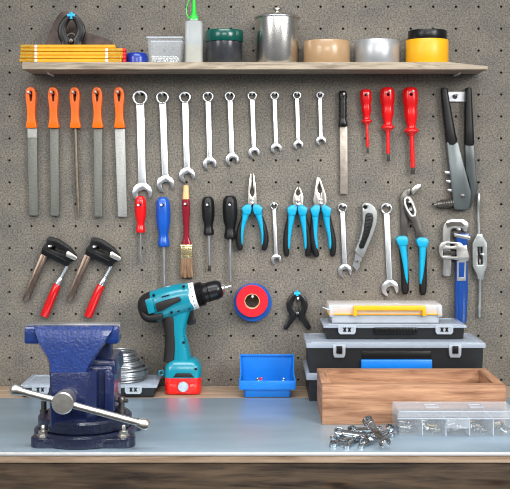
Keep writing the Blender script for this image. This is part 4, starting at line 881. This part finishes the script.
b = NB(); x0, x1 = PX(361, df1), PX(432, df1); box(b, x0, x1, -df1 - .004, -df1 + .006, PZ(370, df1), PZ(359.4, df1), .002); obj('handle', b, 'binblue', t)
b = NB(); box(b, PX(362, df1), PX(431, df1), -df1 + .0005, -df1 + .0045, PZ(359.8, df1), PZ(351.5, df1), .001); obj('handle_recess', b, 'ink', t)
# flat organizer on top
df2 = .115; k = K(df2); r2 = D / (D - df2)
Z3 = CZ - .002 * 150.5 / r2
OX0, OX1 = PX(323.4, df2), PX(467, df2)
t = organizer('organizer_case', 'flat black organizer case with clear lid and two marked latches, above blue handle', OX0, OX1, .006, df2, Z2 + .0010, Z3, .0052,
              [(PX(347, df2), 17.6 * k, 9 * k), (PX(444.2, df2), 17.6 * k, 9 * k)], None)
b = NB(); x0, x1 = PX(374, df2), PX(417, df2); zt_, zb_ = PZ(327.4, df2), PZ(334, df2)
box(b, x0, x1, -df2 - .002, -df2 + .006, zb_, zt_, .0015)
for i in range(14):
    x = x0 + (x1 - x0) * (i + .5) / 14; tube(b, [(x - .0012, -df2 - .002, zt_ - .001), (x + .0012, -df2 - .002, zb_ + .001)], .0010, 6)
obj('handle', b, 'black', t)
# clear case with yellow handle
df3 = .092; k = K(df3); YX0, YX1 = PX(329, df3), PX(442, df3); Zb = Z3 + .0010; Zt = PZ(304.6, df3)
t = thing('parts_case', 'clear plastic parts case with yellow handle on top of the stack', 'parts case', ((YX0 + YX1) / 2, -.06, Zb))
zs_ = PZ(314.2, df3)
b = NB(); open_box(b, YX0 + .006, YX1 - .006, -df3 + .003, -.026, Zb, zs_, .0015, 1.02); obj('body', b, 'tray', t)
b = NB(); box(b, YX0, YX1, -df3, -.022, zs_ + .0002, Zt, .002); ld = obj('lid', b, 'clearcase', t)
b = NB(); box(b, YX0 - .001, YX1 + .001, -df3 - .001, -.021, zs_ - .0012, zs_ + .0010, .0005); obj('yellow_seal', b, 'yellowtape', t)
b = NB(); hx0, hx1 = PX(353, df3), PX(425.4, df3); y = -df3
pr = [(hx0, PZ(315.6, df3)), (hx0, PZ(306.2, df3)), (hx0 + .002, PZ(305.2, df3)), (hx1 - .002, PZ(305.2, df3)), (hx1, PZ(306.2, df3)), (hx1, PZ(315.6, df3)), (hx1 - 3.6 * k, PZ(315.6, df3)), (hx1 - 3.6 * k, PZ(310, df3)), (hx0 + 3.6 * k, PZ(310, df3)), (hx0 + 3.6 * k, PZ(315.6, df3))]
prism(b, pr, df3 + .0012, df3 + .008, bev=.001); obj('handle', b, 'yellowtape', t)
for px in (331.5, 440):
    s = -1 if px < 380 else 1; b = NB()
    box(b, PX(px, df3) - .004, PX(px, df3) + .004, -df3 - .003, -df3 + .004, PZ(316.6, df3), PZ(306.6, df3), .001)
    if s < 0: tube(b, [P(330, 310, df3), P(326, 308.6, df3), P(322.6, 307.2, df3)], [(.0022, .004), (.0018, .004), (.0012, .0035)], 8)
    obj('latch', b, 'tray', t)
b = NB(); random.seed(9)
for i in range(60):
    p = Vector((random.uniform(YX0 + .075, YX1 - .045), random.uniform(-df3 + .008, -.036), Zb + .0045 + random.uniform(0, .004)))
    a = random.uniform(0, 6); tube(b, [p, p + Vector((math.cos(a), math.sin(a), .1)) * .007], .0012, 6)
tag(obj('small_hardware', b, 'steel', loc=((YX0 + YX1) / 2, -.06, Zb + .003)), 'loose layer of small metal hardware inside the yellow-handled clear case', 'hardware', kind='stuff')
# ---------------------------------------------------------------- wooden box
bf, bb = .335, .182; WX0, WX1 = PX(322.2, bf), PX(506, bf); wz = CZ - .002 * 176.4
t = thing('wooden_box', 'open rough pine box standing in front of the black tool cases', 'wooden box', ((WX0 + WX1) / 2, -(bf + bb) / 2, ZT))
th = .017
b = NB(); box(b, WX0, WX1, -bf, -bf + th, ZT, wz, .0015); obj('front_panel', b, 'pine', t)
b = NB(); box(b, WX0, WX1, -bb - th, -bb, ZT, wz, .0015); obj('back_panel', b, 'pine', t)
for a in (WX0, WX1 - th):
    b = NB(); box(b, a, a + th, -bf + th + .0002, -bb - th - .0002, ZT, wz - .0002, .0015); obj('side_panel', b, 'pine_y', t)
b = NB(); box(b, WX0 + th, WX1 - th, -bf + th, -bb - th, ZT + .001, ZT + .009); obj('bottom_panel', b, 'pine', t)
# ---------------------------------------------------------------- clear screw organizer
f0 = .4130; kb = K(f0); ox0 = PX(398.6, f0); cell = 23.7 * kb; ox1 = ox0 + 5 * cell; ob = .340; oz = CZ - .002 * 236.4 / (D / (D - f0)); osm = PZ(418.6, f0)
t = thing('screw_organizer', 'clear plastic five-compartment screw organizer in front of wooden box', 'screw organizer', ((ox0 + ox1) / 2, -.375, ZT))
b = NB(); open_box(b, ox0, ox1, -f0, -ob, ZT, osm, .0014, 1.015); obj('body', b, 'clear', t)
for i in range(1, 5):
    b = NB(); box(b, ox0 + cell * i - .0008, ox0 + cell * i + .0008, -f0 + .0016, -ob - .0016, ZT + .0016, osm - .0004); obj('divider', b, 'tray', t)
b = NB(); open_box(b, ox0 - .002, ox1 + .002, -f0 - .0015, -ob + .0015, osm + .0003, oz, .0014, .985)
ld = obj('lid', b, 'clearlid', t)
b = NB(); box(b, ox0 + .0005, ox1 - .0005, -f0 + .0005, -ob, oz - .0012, oz, .0005, 1); obj('lid_top', b, 'clearlid', ld)
b = NB(); box(b, ox0 - .0022, ox1 + .0022, -f0 - .0026, -f0 - .0014, osm - .0008, osm + .0012, .0004, 1)
box(b, ox0 + .001, ox1 - .001, -f0 - .0008, -f0 + .0008, oz - .0014, oz + .0004, .0004, 1)
for i in range(1, 5): box(b, ox0 + cell * i - .0006, ox0 + cell * i + .0006, -f0 - .0012, -f0 + .0004, ZT + .001, osm)
obj('rim', b, 'tray', ld)
b = NB(); lx = PX(457.8, f0); box(b, lx - 11.6 * kb, lx + 11.6 * kb, -f0 - .006, -f0 - .0018, PZ(428, f0), PZ(418.4, f0), .0016); obj('latch', b, 'clearlid', t)
for px in (431, 475):
    b = NB(); xc = PX(px, .37); 
    for q in ((xc - .011, xc + .011, -.384, -.382), (xc - .011, xc + .011, -.364, -.362), (xc - .011, xc - .009, -.382, -.364), (xc + .009, xc + .011, -.382, -.364)):
        box(b, *q, oz - .0004, oz + .0010)
    obj('stacking_rib', b, 'tray', ld)
random.seed(21)
CELLN = ['leftmost', 'second', 'middle', 'fourth', 'rightmost']
mats = [['darksteel', 'darksteel', 'steel'], ['darksteel', 'steel', 'bronze', 'darksteel'], ['darksteel', 'steel'], ['darksteel', 'steel', 'darksteel', 'darksteel', 'bronze'], ['steel', 'darksteel', 'darksteel', 'bronze']]
for i in range(5):
    for j in range(10):
        m = mats[i][j % len(mats[i])]
        lay = j // 5
        p = Vector((ox0 + cell * (i + .5) + random.uniform(-.011, .011), -f0 + .014 + .010 * (j % 5) + random.uniform(-.002, .002), ZT + .0055 + .006 * lay))
        a = random.uniform(0, 2 * PI); dv = Vector((math.cos(a), .25 * math.sin(a), random.uniform(-.05, .25)))
        p -= dv * .008
        p.x = min(max(p.x, ox0 + cell * i + .006), ox0 + cell * (i + 1) - .006)
        if p.x + dv.x * .016 > ox0 + cell * (i + 1) - .003 or p.x + dv.x * .016 < ox0 + cell * i + .003: dv.x = -dv.x
        fin = {'bronze': 'yellow', 'steel': 'silver', 'darksteel': 'dark'}[m]
        screw('screw', '%s screw lying in the %s compartment of the clear organizer' % (fin, CELLN[i]), p, dv, .017, m, '%s screws in the %s compartment' % (fin, CELLN[i]), .0036)
# ---------------------------------------------------------------- loose wrenches
def loose(ring, head, ro, R, label, th=.0045, up=None):
    a, h = T(*ring), T(*head); v = (h - a); L = v.length; zax = -v.normalized()
    y = (up or Vector((0, 0, 1))); y = (y - zax * y.dot(zax)).normalized(); x = y.cross(zax)
    Mx = Matrix((x, y, zax)).transposed().to_4x4(); Mx.translation = a
    b = wrench_bm(L, ro * .9, ro * .62, ro * 1.15, R * .95, th, .42, 15); bmesh.ops.transform(b, matrix=Mx, verts=b.verts[:])
    tag(obj('combination_wrench', b, 'polish', loc=a), label, 'wrench', 'loose chrome wrenches heaped on the worktop')
loose((368, 421, .030), (385, 443, .011), .0098, .0098, 'chrome wrench leaning over the top of the heap, ring end up', .006, Vector((-.5, -.45, .8)))
loose((339, 432, .016), (371, 437, .010), .0085, .0085, 'chrome wrench with its ring at upper left of the heap', .007, Vector((0, -.6, .8)))
loose((333.5, 444, .0042), (366, 434, .0042), .0070, .0080, 'chrome wrench with its ring at lower left front of the heap', .006, Vector((0, -.3, .9)))
loose((390, 428, .013), (362, 440, .0085), .0085, .0090, 'chrome wrench with its ring at right end of the heap, by the organizer', .007, Vector((0, -.6, .8)))
loose((374, 430, .0035), (334, 437.5, .0035), .0060, .0070, 'chrome wrench lying flat at the bottom of the heap, jaw to the left', .005, Vector((0, 0, 1)))
loose((352, 429.5, .014), (378, 430, .018), .0075, .0080, 'chrome wrench lying across the back of the heap', .006, Vector((0, -.5, .8)))
loose((361, 446, .0035), (391, 434, .0042), .0052, .0070, 'small chrome wrench at front right of the heap', .005, Vector((0, -.2, 1)))
loose((347, 446, .0035), (363, 430.5, .0100), .0060, .0060, 'short chrome wrench sticking out at front left of the heap', .005, Vector((0, -.2, 1)))
# ---------------------------------------------------------------- vise
vx = -.2725
t = thing('bench_vise', 'heavy blue bench vise with long steel handle bar', 'vise', (vx, -.41, ZT))
# base with ears
b = NB(); lathe(b, [(0, 0), (.078, 0), (.080, .002), (.080, .016), (.076, .0195), (0, .0195)], (vx, -.418, ZT), seg=56)
for ex in (-.3290, -.2040):
    lathe(b, [(0, 0), (.0175, 0), (.0185, .0015), (.0185, .0135), (.0165, .0155), (0, .0155)], (ex, -.470, ZT), seg=28)
    box(b, min(ex, vx), max(ex, vx), -.488, -.44, ZT, ZT + .0150, .002)
    lathe(b, [(0, 0), (.0175, 0), (.0185, .0015), (.0185, .0135), (.0165, .0155), (0, .0155)], (ex, -.366, ZT), seg=28)
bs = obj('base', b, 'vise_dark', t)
for ex in (-.3290, -.2040):
    b = NB(); z = ZT + .0155
    lathe(b, [(0, 0), (.0100, 0), (.0100, .0014), (0, .0014)], (ex, -.470, z), seg=20); lathe(b, [(0, .0014), (.0072, .0014), (.0072, .0074), (.0055, .008), (0, .008)], (ex, -.470, z), seg=6)
    lathe(b, [(0, .008), (.0034, .008), (.0034, .0155), (.0026, .0165), (0, .0165)], (ex, -.470, z), seg=14); obj('anchor_bolt', b, 'steel', bs)
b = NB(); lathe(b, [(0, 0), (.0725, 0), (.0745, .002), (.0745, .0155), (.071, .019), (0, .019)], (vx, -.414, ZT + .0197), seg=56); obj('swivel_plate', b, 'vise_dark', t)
zb = ZT + .0385
# static body
b = NB(); box(b, -.320, -.2235, -.446, -.345, zb, 1.020, .006, 3)
box(b, -.322, -.2185, -.442, -.345, 1.002, 1.0285, .005, 3, top=(.96, .96))
box(b, -.335, -.232, -.414, -.380, 1.02, 1.080, .004, 3)
obj('fixed_body', b, 'vise_shade', t)
b = NB(); prism(b, [(-.2365, zb), (-.2215, zb), (-.2215, 1.006), (-.2305, 1.016), (-.2365, 1.012)], .444, .4535, bev=.002); obj('guide_rib', b, 'vise_shade', t)
# moving jaw: full-width block, curved flare, slide
mj_bm = NB(); box(mj_bm, PX(25.4, .448), PX(119, .448), -.458, -.4155, 1.0555, 1.0825, .003, 2)
rows = [(327.6, 30.6, 114.0, .4585, .424), (329.4, 31.0, 114.0, .4600, .424), (332, 31.6, 112.8, .4615, .424), (337, 33.3, 109.4, .4636, .424), (343, 35.8, 105.2, .4655, .424), (348, 39, 101.8, .4668, .424), (353, 42.5, 98.4, .4680, .424), (358, 45.5, 95.2, .4692, .426), (363, 47.4, 92.2, .4703, .430), (368, 48.3, 89.4, .4715, .434), (372, 48.8, 87.8, .4725, .438), (376, 48.8, 87.8, .473, .44)]
tb = NB(); R_ = []
for y, l, r, df, db in rows:
    z = PZ(y, .471); a, c = PX(l, .471), PX(r, .471); m = .006
    R_.append([tb.verts.new(q) for q in ((a, -db, z), (a, -df + m, z), (a + m * .6, -df, z), (c - m * .6, -df, z), (c, -df + m, z), (c, -db, z))])
for A, B in zip(R_[:-1], R_[1:]):
    for i in range(6): tb.faces.new((A[i], A[(i + 1) % 6], B[(i + 1) % 6], B[i]))
tb.faces.new(R_[0]); tb.faces.new(R_[-1][::-1]); merge(mj_bm, tb)
sx0_, sx1_ = PX(49.2, .478), PX(87.6, .478); zt_, zb_ = PZ(372.8, .478), PZ(428, .478)
tb = NB()
# slide: chamfered column in plan
pl = [(sx0_ - .002, .452), (sx0_, .474), (sx0_ + .003, .478), (sx1_ - .002, .478), (sx1_ + .012, .466), (sx1_ + .0135, .452)]
A = [tb.verts.new((x, -dd, zb_)) for x, dd in pl]; B = [tb.verts.new((x, -dd, zt_)) for x, dd in pl]
for i in range(6): tb.faces.new((A[i], A[(i + 1) % 6], B[(i + 1) % 6], B[i]))
tb.faces.new(A[::-1]); tb.faces.new(B)
sl_bm = NB(); merge(sl_bm, tb, .0012, 2, 20)
mj = obj('moving_jaw', mj_bm, 'vise', t); obj('slide', sl_bm, 'vise_shade', mj)
b = NB(); box(b, PX(25.8, .44), PX(120, .44), -.4395, -.4285, 1.066, 1.0848, .0008, 1); obj('jaw_plate', b, 'cast', t)
b = NB(); box(b, PX(25.8, .44), PX(120, .44), -.4275, -.4185, 1.066, 1.0848, .0008, 1); obj('jaw_plate', b, 'cast', t)
# spindle hub and handle
hc = P(62.4, 403.6, .515); 
b = NB(); lathe(b, [(0, -.036), (.0150, -.036), (.0150, -.024), (.0165, -.022), (.0168, -.002), (.0150, 0), (0, 0.0004)], hc, 'Y', 40); hub = obj('spindle_hub', b, 'steel', t)
A, B = P(15.4, 389.6, .504), P(144.8, 424.4, .504)
b = NB(); tube(b, [A, B], .0054, 20); hb_ = obj('handle_bar', b, 'steel', t)
for p, s in ((A, -1), (B, 1)):
    v = (B - A).normalized() * s; b = NB()
    lathe(b, [(0, -.011), (.0068, -.011), (.0076, -.0095), (.0072, -.0075), (.0084, -.005), (.0092, 0), (.0084, .0044), (.0056, .0074), (0, .0086)], p, v, 28); obj('handle_knob', b, 'steel', hb_)
b = NB(); lathe(b, [(0, 0), (.0065, 0), (.0065, .003), (.0048, .004), (.0048, .014), (.0060, .015), (.0060, .022), (.005, .024), (0, .024)], (-.2150, -.408, zb), seg=20)
tube(b, [(-.2150 - .008, -.408, zb + .0185), (-.2150 + .0105, -.412, zb + .0185)], .0030, 10); obj('swivel_lock', b, 'darksteel', t)
b = NB(); lathe(b, [(0, 0), (.0065, 0), (.0065, .004), (.0045, .005), (.0045, .018), (0, .019)], (-.3395, -.412, zb), seg=16); obj('swivel_lock', b, 'darksteel', t)
# every hung tool leans back against the board
for o in list(COL.objects):
    if o.parent or o.get('category') not in ('file', 'wrench', 'screwdriver', 'paintbrush', 'pliers', 'knife', 'rivet gun', 'pipe wrench', 'tap wrench', 'clamp', 'tape'): continue
    if o.location.z < 1.0 or o.location.z > SZ0: continue
    ms = [o] + list(o.children_recursive)
    my = max(v.co.y + o.location.y for m_ in ms if m_.type == 'MESH' for v in m_.data.vertices)
    if 'in front of the blue' not in o['label']: o.location.y += -.0006 - my
# every peg touches what hangs from it
from mathutils.bvhtree import BVHTree
trees = []
for o in COL.objects:
    if o.parent or o.get('category') not in ('file', 'wrench', 'screwdriver', 'paintbrush', 'pliers', 'knife', 'rivet gun', 'pipe wrench', 'tap wrench', 'clamp', 'tape'): continue
    if not 1.0 < o.location.z < SZ0: continue
    vs, fs = [], []
    for m_ in [o] + list(o.children_recursive):
        if m_.type != 'MESH': continue
        n0 = len(vs); vs += [v.co + o.location for v in m_.data.vertices]; fs += [[n0 + i for i in p.vertices] for p in m_.data.polygons]
    trees.append(BVHTree.FromPolygons(vs, fs))
for o in COL.objects:
    if o.get('category') != 'hook' or 'shelf' in o['label']: continue
    vv = [v.co + o.location for v in o.data.vertices]; ys = sorted({round(v.y, 4) for v in vv})
    best = None
    for y0, y1 in zip(ys[:-1], ys[1:]):
        for f in (0, .25, .5, .75):
            yy = y0 + (y1 - y0) * f
            if yy > -.0005: continue
            zc = [v.z for v in vv if abs(v.y - y0) < .0002]; zc = (max(zc) + min(zc)) / 2
            for t_ in trees:
                h = t_.ray_cast(Vector((o.location.x, yy, zc)), Vector((0, 0, 1)), .009)
                if h[0] is not None and (best is None or h[3] < best): best = h[3]
    if best is not None: o.location.z += max(-.004, min(.004, best - .0021))
# ---------------------------------------------------------------- light
def area(name, loc, tgt, sx, sy, power, col=(1, 1, 1)):
    l = bpy.data.lights.new(name, 'AREA'); l.shape = 'RECTANGLE'; l.size = sx; l.size_y = sy; l.energy = power; l.color = col
    o = bpy.data.objects.new(name, l); COL.objects.link(o); o.location = loc
    o.rotation_euler = (Vector(tgt) - Vector(loc)).to_track_quat('-Z', 'Y').to_euler(); return o
area('lamp_left', (-1.35, -1.75, 1.95), (-.02, -.1, 1.08), .8, .9, 2.1, (1, .985, .96)).data.spread = math.radians(52)
area('lamp_right', (1.35, -1.75, 1.95), (.05, -.1, 1.08), .8, .9, 4.4, (1, .985, .96)).data.spread = math.radians(52)
area('lamp_ceiling', (0, -1.15, 2.7), (0, -.45, .9), 1.6, .5, 12.5, (.95, .98, 1)).data.spread = math.radians(100)
area('lamp_front', (.05, -2.75, 2.15), (.02, -.1, 1.1), 1.3, .5, 2.9, (1, .99, .97)).data.spread = math.radians(60)
w = bpy.data.worlds.new('world'); SC.world = w; w.use_nodes = True
bg = w.node_tree.nodes['Background']; bg.inputs['Color'].default_value = (.92, .95, 1, 1); bg.inputs['Strength'].default_value = .20
SC.cycles.filter_width = 1.1
SC.view_settings.view_transform = 'Standard'; SC.view_settings.look = 'None'; SC.view_settings.gamma = 1; SC.view_settings.exposure = 0
SC.view_settings.use_curve_mapping = False
